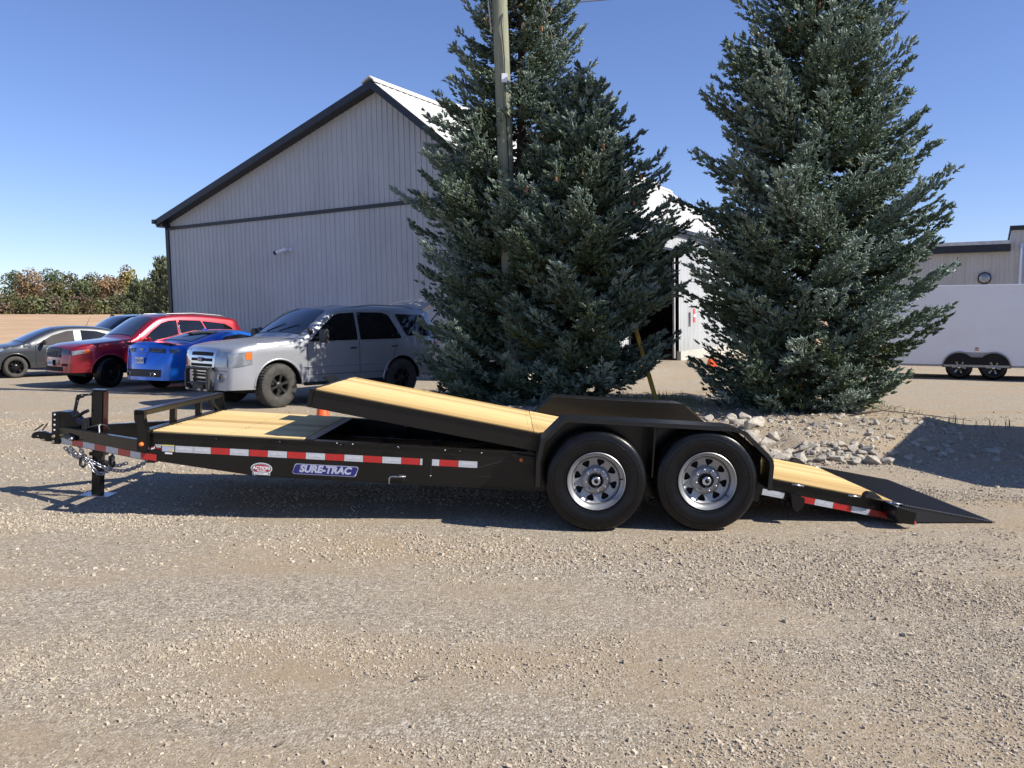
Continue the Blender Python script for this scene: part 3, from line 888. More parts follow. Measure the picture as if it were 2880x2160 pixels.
def broadleaf(x, y, H, Wd, mat, label, seed, n=1500, leaf=.33, cat='tree', trunk=True, group=None, zlow=.12, name='broadleaf_tree'):
    r_ = random.Random(seed); z0 = hgt(x, y)
    root = empty(name, (x, y, z0), label=label, cat=cat, group=group)
    if trunk:
        m = MB(); m.tube([(0, 0, -.3), (.1, 0, H * .35), (0, .1, H * .7)], [.035 * H, .025 * H, .01 * H], 8)
        for i in range(5):
            a = r_.uniform(0, 6.28); h = H * r_.uniform(.3, .6)
            m.tube([(0, 0, h), (math.cos(a) * Wd * .35, math.sin(a) * Wd * .35, h + H * .2)], [.012 * H, .004 * H], 6)
        m.build('trunk', M['bark'], root, smooth=True)
    blobs = []
    for i in range(13):
        a = r_.uniform(0, 6.28); f = i / 13; zc = H * (zlow + .12 + (.72 - zlow) * f)
        rr2 = Wd * .5 * math.sin(PI * min(.97, .25 + .7 * f)) ** .8
        q = r_.uniform(.1, .75) * rr2
        b = Wd * r_.uniform(.17, .30) * (1.1 - .35 * f)
        blobs.append((math.cos(a) * q, math.sin(a) * q, zc, b, b, b * r_.uniform(.7, 1.05)))
    V, F, T = leaf_cloud(n, blobs, leaf, seed)
    o = mesh_np('crown', V, F, M[mat], root); add_tint(o.data, T); o['kind'] = 'stuff'
    return root
# row at the far edge of the field: (u-like bearing x/y, distance, height, width, material, label)
woods = [(-.640, 168, 6.5, 9, 'leaf_brown', 'brown thinning tree at the left edge of the photo, far edge of the field'),
 (-.600, 178, 10.4, 9, 'leaf_green', 'dark green tall tree near the left edge, rising behind a rust-coloured one'),
 (-.575, 170, 9.6, 10, 'leaf_orange', 'rust-orange tree, largest and leftmost of the orange ones in the far wood'),
 (-.556, 180, 10.8, 8, 'leaf_green', 'dark green tree with the highest top, just right of the big rust-orange one'),
 (-.545, 166, 6.6, 8, 'leaf_olive', 'olive low tree in front of the big rust-orange one'),
 (-.528, 176, 9.8, 8, 'leaf_olive', 'olive-green tree at the middle left of the far wood'),
 (-.516, 168, 7.2, 8, 'leaf_green', 'deep green tree with a full round crown in the middle of the far wood'),
 (-.502, 178, 9.5, 8, 'leaf_olive', 'olive tree behind the deep green one in the middle of the far wood'),
 (-.492, 172, 9.0, 8, 'leaf_orange', 'orange-tinged tree left of the yellow one in the far wood'),
 (-.476, 170, 8.2, 8, 'leaf_orange', 'reddish orange tree directly beside the yellow one'),
 (-.462, 176, 11.0, 7, 'leaf_yellow', 'tall bright yellow tree standing out of the far wood'),
 (-.452, 166, 6.6, 7, 'leaf_yellow', 'lower yellow-green tree at the foot of the tall yellow one'),
 (-.440, 178, 6.9, 8, 'leaf_olive', 'dull olive tree right of the tall yellow one'),
 (-.425, 172, 8.6, 8, 'leaf_brown', 'brownish tree right of the yellow one, near the barn corner'),
 (-.408, 166, 7.4, 9, 'leaf_olive', 'olive tree showing nearest to the barn corner in the far wood')]
for i, (b, yy, H, Wd, mt, lb) in enumerate(woods):
    broadleaf(b * yy, yy, H, Wd, mt, lb, 100 + i, n=2600, leaf=.24, zlow=.0)
# low thicket in front of them
rt = random.Random(4); blobs = []
for i in range(120):
    b = -.70 + .34 * i / 119 + rt.uniform(-.004, .004); yy = 161 + rt.uniform(-3, 4); hh = rt.uniform(1.2, 2.9)
    blobs.append((b * yy, yy, hgt(b * yy, yy) + hh * .45, rt.uniform(1.3, 2.6), 1.5, hh))
for mt, sl_, sd_ in (('leaf_green', 0, 1), ('leaf_olive', 1, 2), ('leaf_brown', 2, 3)):
    V, F, T = leaf_cloud(6500, [q for j, q in enumerate(blobs) if (j * 7 + j // 5) % 3 == sl_], .26, sd_)
    o = mesh_np('thicket', V, F, M[mt]); add_tint(o.data, T)
    tag(o, {0: 'green', 1: 'olive', 2: 'brown'}[sl_] + ' undergrowth along the foot of the far wood', 'thicket', kind='stuff')
for i in range(7):   # the wood goes on past the frame and behind the barn
    b = [-.70, -.76, -.82, -.385, -.36, -.33, -.88][i]
    broadleaf(b * 172, 172, 9 + i % 3, 9, ['leaf_olive', 'leaf_green', 'leaf_orange'][i % 3], 'tree of the far wood hidden by the barn or the picture edge', 300 + i, n=1200, leaf=.36, group='trees of the far wood out of view', zlow=0)

# nearer loose pine with upswept leaders beside the barn corner
def loose_pine(x, y, H, Wd, label, seed):
    r_ = random.Random(seed); root = empty('pine_tree', (x, y, hgt(x, y)), label=label, cat='pine tree')
    wood = MB(); wood.tube([(0, 0, -.2), (0, 0, H * .5), (0, 0, H * .85)], [.12, .08, .02], 8)
    SP, SD, SL, SR, ST = [], [], [], [], []
    for i in range(95):
        zz = H * (.03 + .80 * (i / 95)); a = r_.uniform(0, 6.28); L = Wd * .5 * (1.05 - .72 * (i / 95)) * r_.uniform(.6, 1.15)
        up = .25 + 1.2 * (i / 95)
        hd = Vector((math.cos(a), math.sin(a), up * r_.uniform(.7, 1.3))).normalized()
        p0 = Vector((0, 0, zz)); p1 = p0 + hd * L; wood.tube([p0, p1], [.025, .006], 5, cap=False)
        for q in range(int(12 + L * 18)):
            f = r_.uniform(.15, 1.05); p = p0 + hd * (L * f) + Vector((r_.gauss(0, .17), r_.gauss(0, .17), r_.gauss(0, .13))) * (1.15 - .7 * f)
            SP.append(tuple(p)); SD.append((hd.x + r_.uniform(-.6, .6), hd.y + r_.uniform(-.6, .6), hd.z + r_.uniform(0, .9)))
            SL.append(r_.uniform(.16, .28)); SR.append(r_.uniform(.045, .07)); ST.append(min(1, max(0, r_.gauss(.5, .2))))
    wood.build('trunk', M['bark'], root, smooth=True)
    V, F, T = shoots_mesh(np.array(SP), np.array(SD), np.array(SL), np.array(SR), np.array(ST))
    o = mesh_np('crown', V, F, M['leaf_pine'], root); add_tint(o.data, T); o['kind'] = 'stuff'
loose_pine(-26.0, 62, 6.4, 4.8, 'grey-green pine with thin upswept leaders right beside the barn corner', 5)
loose_pine(-24.6, 60, 5.8, 4.4, 'fuller grey-green pine cut off by the barn corner', 6)
loose_pine(-29.6, 66, 4.4, 5.6, 'low bushy pine at the left foot of the pines by the barn corner', 9)

# weeds and dry grass at the foot of the spruces and on the mound
def tufts(spots, name, lab, hmax, n, spread, lo=0, hi=1):
    V, F, T = [], [], []
    g = random.Random(len(spots) + n)
    for sx, sy in spots:
        for i in range(n):
            x = sx + g.gauss(0, spread); y = sy + g.gauss(0, spread); z = hgt(x, y); h = hmax * g.uniform(.3, 1)
            a = g.uniform(0, 6.28); wd = h * .035 + .002; l = h * g.uniform(.1, .6)
            b = len(V); ca, sa = math.cos(a), math.sin(a)
            V += [(x - sa * wd, y + ca * wd, z - .01), (x + sa * wd, y - ca * wd, z - .01), (x + ca * l * .4 - sa * wd * .7, y + sa * l * .4 + ca * wd * .7, z + h * .6), (x + ca * l * .4 + sa * wd * .7, y + sa * l * .4 - ca * wd * .7, z + h * .6), (x + ca * l, y + sa * l, z + h)]
            F += [(b, b + 1, b + 3), (b, b + 3, b + 2), (b + 2, b + 3, b + 4)]
            T += [g.uniform(lo, hi)] * 5
    o = mesh_np(name, V, F, M['grass']); add_tint(o.data, T); tag(o, lab, 'weeds', kind='stuff')
g = random.Random(2)
tufts([(g.uniform(1.3, 3.3), g.uniform(12.6, 15.5)) for i in range(20)], 'weeds', 'yellow-green weeds growing between the two spruces', .15, 60, .25, .25, 1)
tufts([(g.uniform(3.4, 6.5), g.uniform(13.2, 14.8)) for i in range(10)], 'dry_grass', 'dry thin grass under the right spruce', .16, 16, .18, .6, 1)
tufts([(6.9, 12.9), (7.05, 13.1), (7.5, 12.7), (6.4, 12.2)], 'dry_grass', 'sparse dry grass stalks at the right end of the mound', .17, 14, .16, .7, 1)

# ------------------------------------------------------------ tilt-bed trailer
TR = empty('equipment_trailer', (1.08, 7.6, 0), (R_(-.6), R_(3.04), 0), label='long black tandem-axle flatbed trailer with pine planks, its tilt deck tipped down', cat='trailer')
# Empty's euler is XYZ: roll about x first, then pitch about y
N = -.88
BP = M['black_paint']
# side rails
for s, y0, y1 in ((-1, -.88, -.82), (1, .82, .88)):
    m = MB(); m.prism_y([(-4.16, .300), (-3.26, .212), (.95, .212), (.95, .30), (-.95, .52), (-4.16, .52)] if True else [], y0, y1)
    m.build('side_rail', BP, TR, bevel=.004)
    m = MB(); m.box(-4.16, -.93, s * .895 if s < 0 else .80, -.80 if s < 0 else .895, .512, .527); m.build('rail_lip', BP, TR, bevel=.003)
    m = MB(); m.box(-3.2, .9, s * .89 if s < 0 else .80, -.80 if s < 0 else .89, .205, .217); m.build('rail_lip', BP, TR, bevel=.003)
for x in (-4.10, -3.5, -2.82, -2.35, -1.85, -1.35, -.85, -.35):
    a = .50 if x < -2.7 else .36
    MB().box(x - .03, x + .03, -.82, .82, .26, a).build('cross_member', BP, TR)
MB().box(-2.80, -2.74, -.82, .82, .26, .52).build('cross_member', BP, TR)
# long inner rails and cradle inside the opening
for y in (-.40, .40): MB().box(-2.75, .8, y - .03, y + .03, .24, .40).build('inner_rail', BP, TR)
for y, x0 in ((.62, -2.2), (.62, -1.7), (.62, -1.3)): MB().box(x0, x0 + .03, y, .82, .36, .49).build('gusset', BP, TR)
m = MB(); m.tube([(-1.9, 0, .34), (-.9, 0, .42)], .045, 12); m.tube([(-.9, 0, .42), (-.45, 0, .46)], .025, 10); m.build('tilt_cylinder', M['black_flat'], TR, smooth=False)
m = MB(); m.prism_y([(-1.02, .36), (-.9, .52), (-.78, .56), (-.72, .50), (-.82, .36)], -.5, -.44); m.prism_y([(-1.02, .36), (-.9, .52), (-.78, .56), (-.72, .50), (-.82, .36)], .44, .5)
m.build('pivot_lug', BP, TR)
m = MB(); m.prism_y([(-.64, .43), (-.52, .53), (-.42, .55), (-.40, .52), (-.52, .46)], -.76, -.72); m.build('pivot_lug', BP, TR)

# planks, each one its own part
def plank(x0, x1, y0, y1, z1, th, parent, jitter=0.0):
    m = MB(); m.box(x0 + .001, x1 - .001, y0 + .004, y1 - .004, z1 - th, z1)
    c = ((x0 + x1) / 2, (y0 + y1) / 2, z1)
    for i, v in enumerate(m.v): m.v[i] = (v[0] - c[0], v[1] - c[1], v[2] - c[2])
    return m.build('plank', M['wood'], parent, bevel=.003, seg=1, loc=(c[0], c[1], c[2] + jitter))
prk = random.Random(3)
npk = 9; wdk = 1.68 / npk
for i in range(npk):
    plank(-4.085, -2.83 + prk.uniform(-.002, .002), -.84 + i * wdk, -.84 + (i + 1) * wdk, .536, .04, TR, prk.uniform(-.0015, .0015))
MB().box(-2.828, -2.74, -.86, .86, .50, .532).build('deck_end_plate', BP, TR, bevel=.003)
# tilt deck (local frame rotated 8.05 degrees about y)
th = R_(8.05)
TD = empty('tilt_deck', (2.102, 0, .259), (0, th, 0), parent=TR)
LD = 4.905
for s in (-1, 1):
    y0, y1 = (-.88, -.83) if s < 0 else (.83, .88)
    m = MB(); m.prism_y([(-LD, -.15), (-LD + .0, -.006), (0, -.006), (0, -.15)], y0, y1); m.build('deck_side_rail', BP, TD, bevel=.004)
    m = MB(); m.box(-LD, 0, -.895 if s < 0 else .80, -.80 if s < 0 else .895, -.016, .0); m.build('deck_lip', BP, TD, bevel=.003)
MB().box(-LD - .035, -LD, -.895, .895, -.15, .004).build('deck_nose', BP, TD, bevel=.005)
MB().box(-.03, .005, -.88, .88, -.14, .003).build('deck_tail_bar', BP, TD, bevel=.003)
MB().prism_y([(-LD - .16, .018), (-LD - .03, -.05), (-LD - .03, -.065), (-LD - .18, .01)], .15, .55).build('latch_tongue', BP, TD)
MB().prism_y([(-LD - .09, -.135), (-LD - .03, -.11), (-LD - .03, -.13), (-LD - .09, -.15)], -.2, .25).build('latch_bar', M['zinc'], TD)
for i in range(10): MB().box(-LD + .25 + i * .47, -LD + .31 + i * .47, -.83, .83, -.14, -.035).build('deck_cross_member', BP, TD)
npk = 9; wdk = 1.68 / npk
for i in range(npk):
    y0 = -.84 + i * wdk
    jx = -LD + 1.83 + prk.uniform(-.004, .004)
    plank(-LD + .002, jx, y0, y0 + wdk, .008, .04, TD, prk.uniform(-.0014, .0014))
    plank(jx + .001, -.032, y0, y0 + wdk, .008, .04, TD, prk.uniform(-.0014, .0014))
# countersunk deck screws at the joint and ends
m = MB()
for xx in (-LD + 1.79, -LD + 1.87, -LD + .06, -.08):
    for i in range(npk):
        for q in (.05, .135):
            m.lathe([(0, .0092), (.004, .0092), (.004, .007)], 6, 'z', (xx, -.84 + i * wdk + q, 0))
m.build('deck_screws', M['black_flat'], TD)['kind'] = 'stuff'
m = MB()
for xx in (-4.05, -3.45, -2.87):
    for i in range(npk):
        for q in (.05, .135): m.lathe([(0, .5376), (.0055, .5376), (.0055, .534)], 6, 'z', (xx, -.84 + i * wdk + q, 0))
m.build('deck_screws', M['black_flat'], TR)['kind'] = 'stuff'
# tail: knife-edge ramp with raised ribs
def gz(x): return x * math.tan(R_(3.04)) + .002
m = MB()
m.add([(2.11, -.93, .262), (2.11, .93, .262), (2.885, .93, .158), (2.885, -.93, .158), (2.11, -.93, gz(2.11)), (2.11, .93, gz(2.11)), (2.885, -.93, .152), (2.885, .93, .152)],
      [(0, 3, 2, 1), (0, 4, 6, 3), (1, 2, 7, 5), (0, 1, 5, 4), (3, 6, 7, 2)])
m.build('knife_ramp', M['black_flat'], TR)
for i in range(30):
    f = (i + .5) / 30; x = 2.13 + f * .72; z = .262 - (x - 2.11) / .775 * .104
    if i == 0: rib = MB().box(-.0045, .0045, -.925, .925, -.002, .0055).build('ramp_rib', M['black_flat'], TR, loc=(x, 0, z), rot=(0, .133, 0))
    else: link('ramp_rib', rib.data, TR, (x, 0, z), (0, .133, 0))
m = MB()
for i in range(34): m.box(2.13 + i * .022, 2.141 + i * .022, -.936, -.928, .262 - (i * .022 + .02) / .775 * .104 - .004, .262 - (i * .022 + .02) / .775 * .104 + .002)
m.build('ramp_edge_teeth', M['zinc'], TR)['kind'] = 'stuff'
# tail corner light boxes
for s in (-1, 1):
    a, b = (-1.13, -.90) if s < 0 else (.90, 1.13)
    MB().prism_y([(1.965, .279), (2.137, .236), (2.122, .139), (2.0, .148), (1.965, .20)], a, b).build('tail_light_box', BP, TR, bevel=.006)
    m = MB(); m.lathe([(0, .028), (.018, .026), (.026, .012), (.028, 0)], 14, 'x', (2.133, s * 1.02, .19)); m.build('tail_light', M['lamp_red'], TR, smooth=True)
    m = MB(); m.lathe([(0, .016), (.013, .014), (.017, 0)], 12, 'x', (2.135, s * 1.09, .15)); m.build('tail_light', M['lamp_red'], TR, smooth=True)
    MB().prism_y([(1.18, .30), (1.30, .275), (1.30, .215), (1.24, .15), (1.20, .20)], s * .96 if s < 0 else .89, -.89 if s < 0 else .96).build('stake_pocket', BP, TR, bevel=.004)
    MB().prism_y([(1.80, .325), (1.83, .35), (1.88, .345), (1.92, .32), (1.95, .295), (1.80, .30)], s * .93 if s < 0 else .86, -.86 if s < 0 else .93).build('latch_block', M['black_flat'], TR, bevel=.004)
    for xx, zz in ((1.25, .372), (1.72, .305), (2.03, .268), (2.08, .262)):
        MB().tube([(xx - .05, s * .905, zz + .006), (xx + .05, s * .905, zz - .008)], .008, 6).build('weld_rod', M['zinc'], TR, smooth=True)

# fenders: treadplate strip, back plate, divider and brace
FP = [(-.914, .300), (-.918, .504), (-.891, .668), (-.829, .735), (-.745, .828), (-.715, .850), (-.68, .858), (.60, .852), (.656, .843), (.718, .817), (.905, .65), (.938, .612), (.948, .56), (.943, .368)]
def offs(P, d):
    out = []
    for i, p in enumerate(P):
        a = Vector(P[max(0, i - 1)]); b = Vector(P[min(len(P) - 1, i + 1)]); t = (b - a).normalized(); n2 = Vector((t.y, -t.x))
        out.append((p[0] + n2.x * d, p[1] + n2.y * d))
    return out
for s in (-1, 1):
    ya, yb = (-1.20, -.89) if s < 0 else (.89, 1.20)
    inn = offs(FP, .006)
    m = MB()
    k2 = len(FP)
    vs = [(p[0], y, p[1]) for y in (ya, yb) for p in FP] + [(p[0], y, p[1]) for y in (ya, yb) for p in inn]
    fs = []
    for i in range(k2 - 1):
        fs += [(i, i + 1, k2 + i + 1, k2 + i), (2 * k2 + i, 3 * k2 + i, 3 * k2 + i + 1, 2 * k2 + i + 1)]
        fs += [(i, 2 * k2 + i, 2 * k2 + i + 1, i + 1), (k2 + i, k2 + i + 1, 3 * k2 + i + 1, 3 * k2 + i)]
    m.add(vs, fs); m.build('fender', M['tread'], TR)
    yo = -1.20 if s < 0 else 1.20
    flg = offs(FP, .034); m = MB()
    vs = [(p[0], yo + s * .004, p[1]) for p in FP] + [(p[0], yo + s * .004, p[1]) for p in flg] + [(p[0], yo - s * .002, p[1]) for p in FP] + [(p[0], yo - s * .002, p[1]) for p in flg]
    fs = []
    for i in range(k2 - 1): fs += [(i, i + 1, k2 + i + 1, k2 + i), (2 * k2 + i, 3 * k2 + i, 3 * k2 + i + 1, 2 * k2 + i + 1), (k2 + i, k2 + i + 1, 3 * k2 + i + 1, 3 * k2 + i)]
    m.add(vs, fs); m.build('fender_flange', M['tread'], TR)
    poly = [(-.912, .22), (-.915, .50), (-.888, .665), (-.705, .85), (.65, .842), (.902, .648), (.935, .605), (.941, .22)]
    MB().prism_y(poly, *((-.905, -.899) if s < 0 else (.884, .902))).build('fender_back_plate', BP, TR)
    MB().box(-.006, .006, *((-1.185, -.905) if s < 0 else (.905, 1.185)), .42, .842).build('fender_divider', BP, TR)
    MB().bar((.07, s * .93, .84), (.012, s * .93, .44), .012, .05, (0, 1, 0)).build('fender_brace', BP, TR)
    # amber marker tab
    if s < 0:
        MB().prism_y([(-1.115, .515), (-.92, .492), (-.95, .422), (-1.085, .45)], -.945, -.885).build('marker_bracket', BP, TR, bevel=.004)
        MB().lathe([(0, -.965), (.010, -.963), (.016, -.955), (.018, -.944)], 14, 'y', (-1.03, 0, .468)).build('marker_light', M['amber'], TR, smooth=True)

# wheels
def wheel_parts():
    tyre = MB()
    R0 = .391; w2 = .1175
    prof = [(.215, -.085), (.228, -.103), (.25, -.112), (.30, -.1175), (.335, -.115), (.366, -.107), (.382, -.092), (.388, -.072), (.3905, -.045)]
    prof += [(.391, 0)] + [(r, -o) for r, o in prof[::-1]]
    tyre.lathe(prof, 72, 'y'); t = tyre.build('tyre', M['rubber'], None, auto=1.2)
    # tread blocks at the shoulders and raised sidewall rings
    m = MB()
    for k in range(90):
        a = 2 * PI * k / 90; ca, sa = math.cos(a), math.sin(a); b2 = a + .045
        for s in (-1, 1):
            vs = []
            for aa in (a, b2):
                c1, s1 = math.cos(aa), math.sin(aa)
                for rr_, oo in ((.366, s * .106), (.3885, s * .076), (.396, s * .046), (.39, s * .040), (.36, s * .09)):
                    vs.append((rr_ * c1, oo, rr_ * s1))
            m.add(vs, [(0, 1, 2, 3, 4), (9, 8, 7, 6, 5), (0, 5, 6, 1), (1, 6, 7, 2), (2, 7, 8, 3), (4, 9, 5, 0), (3, 8, 9, 4)])
    for s in (-1, 1):
        for rr_, hh in ((.243, .0035), (.320, .003), (.345, .0025)):
            ob = np.interp(rr_, [.228, .25, .30, .335, .362], [.103, .112, .1175, .115, .104])
            m.lathe([(rr_ - .004, s * (ob - .002)), (rr_ - .002, s * (ob + hh)), (rr_ + .002, s * (ob + hh)), (rr_ + .004, s * (ob - .002))], 72, 'y')
    tr = m.build('tread_blocks', M['rubber'], None)
    # rim barrel with stepped lip
    m = MB()
    m.lathe([(.221, -.100), (.223, -.108), (.218, -.112), (.213, -.106), (.205, -.092), (.198, -.086), (.192, -.083), (.186, -.072), (.182, -.050), (.181, -.02), (.190, .05), (.221, .1)], 64, 'y')
    barrel = m.build('rim_barrel', M['rim_silver'], None, auto=.9)
    # disc with eight hand holes and centre opening
    bm = bmesh.new()
    def loop(pts):
        vs = [bm.verts.new((p[0], 0, p[1])) for p in pts]; return [bm.edges.new((vs[i], vs[(i + 1) % len(vs)])) for i in range(len(vs))]
    ed = loop([(.179 * math.cos(2 * PI * k / 64), .179 * math.sin(2 * PI * k / 64)) for k in range(64)])
    ed += loop([(.060 * math.cos(2 * PI * k / 32), .060 * math.sin(2 * PI * k / 32)) for k in range(32)])
    for k in range(8):
        a = R_(75) + 2 * PI * k / 8
        tri = [(.160, -.19), (.165, -.10), (.166, .10), (.158, .20), (.136, .16), (.115, .06), (.112, -.02), (.146, -.21)]
        pts = []
        for rr_, da in tri: pts.append((rr_ * math.cos(a + da), rr_ * math.sin(a + da)))
        ed += loop(pts)
    # interior ring to carry the dish shape
    bmesh.ops.triangle_fill(bm, use_beauty=True, use_dissolve=False, edges=ed)
    bmesh.ops.subdivide_edges(bm, edges=bm.edges[:], cuts=2, use_grid_fill=True)
    for v in bm.verts:
        r = math.hypot(v.co.x, v.co.z)
        v.co.y = float(np.interp(r, [.05, .060, .085, .098, .115, .168, .179], [-.058, -.060, -.060, -.052, -.030, -.040, -.050]))
    geo = bmesh.ops.extrude_face_region(bm, geom=bm.faces[:])
    for v in [q for q in geo['geom'] if isinstance(q, bmesh.types.BMVert)]: v.co.y += .008
    bmesh.ops.recalc_face_normals(bm, faces=bm.faces)
    me = bpy.data.meshes.new('rim_disc'); bm.to_mesh(me); bm.free(); me.materials.append(M['rim_silver']); disc = link('rim_disc', me)
    gap = MB().lathe([(.1795, -.050), (.1795, -.040)], 64, 'y').lathe([(.1785, -.047), (.184, -.047)], 64, 'y').build('rim_seam', M['very_dark'], None)
    hub = MB().lathe([(.062, -.050), (.060, -.072), (.056, -.074), (.052, -.062), (.050, -.055)], 32, 'y').build('hub_ring', M['black_flat'], None, smooth=True)
    cap = MB().lathe([(.036, -.05), (.036, -.088), (.034, -.096), (.029, -.101), (.016, -.104), (.0155, -.098)], 28, 'y').build('hub_cap', M['chrome'], None, smooth=True)
    plug = MB().lathe([(.0155, -.098), (.014, -.106), (.008, -.109), (0, -.109)], 18, 'y').build('grease_plug', M['rubber'], None, smooth=True)
    back = MB().lathe([(0, .005), (.185, .005)], 32, 'y').lathe([(0, -.048), (.06, -.048)], 24, 'y').build('brake_drum', M['very_dark'], None)
    parts = [t, tr, barrel, disc, gap, hub, cap, plug, back]
    nut = MB().lathe([(.0115, -.058), (.0115, -.078), (.008, -.081), (.0065, -.081), (.0065, -.072), (0, -.072)], 6, 'y').build("lug_nut", M['rim_silver'], None, auto=.5)
    for k in range(8):
        a = R_(98) + 2 * PI * k / 8
        q = nut if k == 0 else link('lug_nut', nut.data)
        q.location = (.0825 * math.cos(a), 0, .0825 * math.sin(a)); parts.append(q)
    valve = MB().tube([(.186, -.07, .012), (.192, -.088, .012), (.196, -.10, .012)], [.005, .005, .004], 8).build('valve_stem', M['rubber'], None, smooth=True); parts.append(valve)
    return parts
wp0 = empty('wheel', (0, 0, 0), parent=TR)
for p in wheel_parts(): p.parent = wp0
wheels = [wp0] + [copy_tree(wp0, TR) for _ in range(3)]
for q, (x, y, fl) in zip(wheels, ((-.437, -1.085, 0), (.435, -1.085, 0), (-.437, 1.055, 1), (.435, 1.055, 1))):
    zc = .402 + x * math.tan(R_(3.04)) + (-.012 if y < 0 else .012)
    q.scale = (1.035, 1.0, 1.035); q.location = (x, y, zc); q.rotation_euler = (0, R_(-3 + (40 if x > 0 else 0)), PI if fl else 0)
for x in (-.437, .435):
    MB().tube([(x, -.95, .385 + x * .053), (x, .95, .385 + x * .053)], .045, 12).build('axle', BP, TR, smooth=True)
    for s in (-1, 1): MB().box(x - .30, x + .30, s * .80 - .03, s * .80 + .03, .25, .31).build('leaf_spring', M['black_flat'], TR)

# headboard
post = [(-4.196, .706), (-4.116, .706), (-4.112, .64), (-4.082, .54), (-4.078, .371), (-4.166, .371), (-4.168, .56), (-4.194, .63)]
for s in (-1, 1):
    MB().prism_y(post, *((-.945, -.884) if s < 0 else (.884, .945))).build('headboard_post', BP, TR, bevel=.006)
MB().box(-4.196, -4.116, -.945, .945, .664, .710).build('headboard_rail', BP, TR, bevel=.006)
for y in (-.24, .36): MB().box(-4.185, -4.135, y - .028, y + .028, .535, .664).build('headboard_upright', BP, TR, bevel=.004)
MB().box(-4.16, -4.09, -.88, .88, .44, .545).build('front_rail', BP, TR, bevel=.004)
MB().bar((-4.13, .80, .545), (-4.16, .62, .664), .03, .03).build('headboard_brace', BP, TR)
MB().lathe([(0, -.972), (.011, -.970), (.017, -.962), (.019, -.946)], 14, 'y', (-4.125, 0, .432)).build('marker_light', M['amber'], TR, smooth=True)

# A-frame tongue
def beam(s):
    a = Vector((-5.28, s * .055, 0)); b = Vector((-4.13, s * .885, 0)); d = (b - a).normalized(); n2 = Vector((-d.y, d.x, 0))
    if n2.y * s < 0: n2 = -n2
    o = MB(); w_ = .055
    q = [(a, .256, .405), (b, .290, .452)]
    vs = []
    for p, z0, z1 in q:
        for off in (0, w_):
            vs += [tuple(p - n2 * off + Vector((0, 0, z0))), tuple(p - n2 * off + Vector((0, 0, z1)))]
    o.add(vs, [(0, 1, 3, 2), (4, 6, 7, 5), (0, 4, 5, 1), (2, 3, 7, 6), (1, 5, 7, 3), (0, 2, 6, 4)])
    o.build('tongue_beam', BP, TR, bevel=.004)
    return a, b, d, n2
ba, bb, bdir, bn = beam(-1); beam(1)
# diagonal reflective tape pieces on the near tongue beam
Lb = (bb - ba).length
fr = [(i * .137 + .035, (i + 1) * .137 + .035) for i in range(7)]
for i, (f0, f1) in enumerate(fr):
    m = MB(); vs = []
    for f in (f0, f1):
        p = ba + (bb - ba) * f; z0 = .256 + (.290 - .256) * f + .006
        for zz in (z0, z0 + .052): vs.append(tuple(p + bn * .0025 + Vector((0, 0, zz))))
    m.add(vs, [(0, 1, 3, 2)])
    vs2 = [tuple(Vector(v) - bn * .002) for v in vs]; m.add(vs2, [(0, 2, 3, 1)])
    m.build('reflective_tape', M['tape_silver'] if i % 2 == 0 else M['tape_red'], TR)
MB().prism_y([(-4.155, .300), (-4.03, .289), (-4.03, .342), (-4.155, .352)], -.8815, -.8802).build('reflective_tape', M['tape_red'], TR)
# hitch channel with holes, bolts
m = MB(); m.box(-5.352, -5.335, -.045, .045, .246, .54); m.box(-5.352, -5.27, -.055, -.045, .246, .54); m.box(-5.352, -5.27, .045, .055, .246, .54); m.build('hitch_channel', BP, TR, bevel=.003)
for i in range(4): MB().lathe([(0, -.0562), (.009, -.0562), (.009, -.054)], 12, 'y', (-5.325, 0, .520 - i * .0475)).build('channel_hole', M['decal_white'], TR)
for z in (.318, .268): MB().lathe([(0, -.071), (.014, -.070), (.017, -.064), (.017, -.055)], 6, 'y', (-5.330, 0, z)).build('hitch_bolt', M['zinc_yellow'], TR)
MB().prism_y([(-5.27, .54), (-5.205, .535), (-5.09, .425), (-5.09, .405), (-5.27, .405)], -.06, .06).build('gusset_box', BP, TR, bevel=.004)
MB().prism_y([(-5.27, .545), (-5.20, .541), (-5.085, .43), (-5.07, .43), (-5.19, .553), (-5.27, .556)], -.085, .085).build('gusset_flange', BP, TR, bevel=.003)
m = MB(); m.prism_y([(-5.56, .285), (-5.555, .318), (-5.52, .348), (-5.45, .352), (-5.41, .34), (-5.35, .34), (-5.35, .262), (-5.43, .262), (-5.47, .285)], -.036, .036); m.build('coupler', BP, TR, bevel=.012)
m = MB(); m.bar((-5.535, 0, .355), (-5.46, 0, .415), .03, .008); m.bar((-5.465, 0, .36), (-5.42, 0, .425), .02, .006); m.build('coupler_latch', BP, TR)
MB().lathe([(0, -.044), (.008, -.043), (.009, -.036)], 8, 'y', (-5.485, 0, .31)).build('coupler_bolt', M['zinc'], TR)
MB().lathe([(0, -.046), (.012, -.045), (.013, -.036)], 8, 'y', (-5.435, 0, .275)).build('coupler_bolt', M['zinc_yellow'], TR)
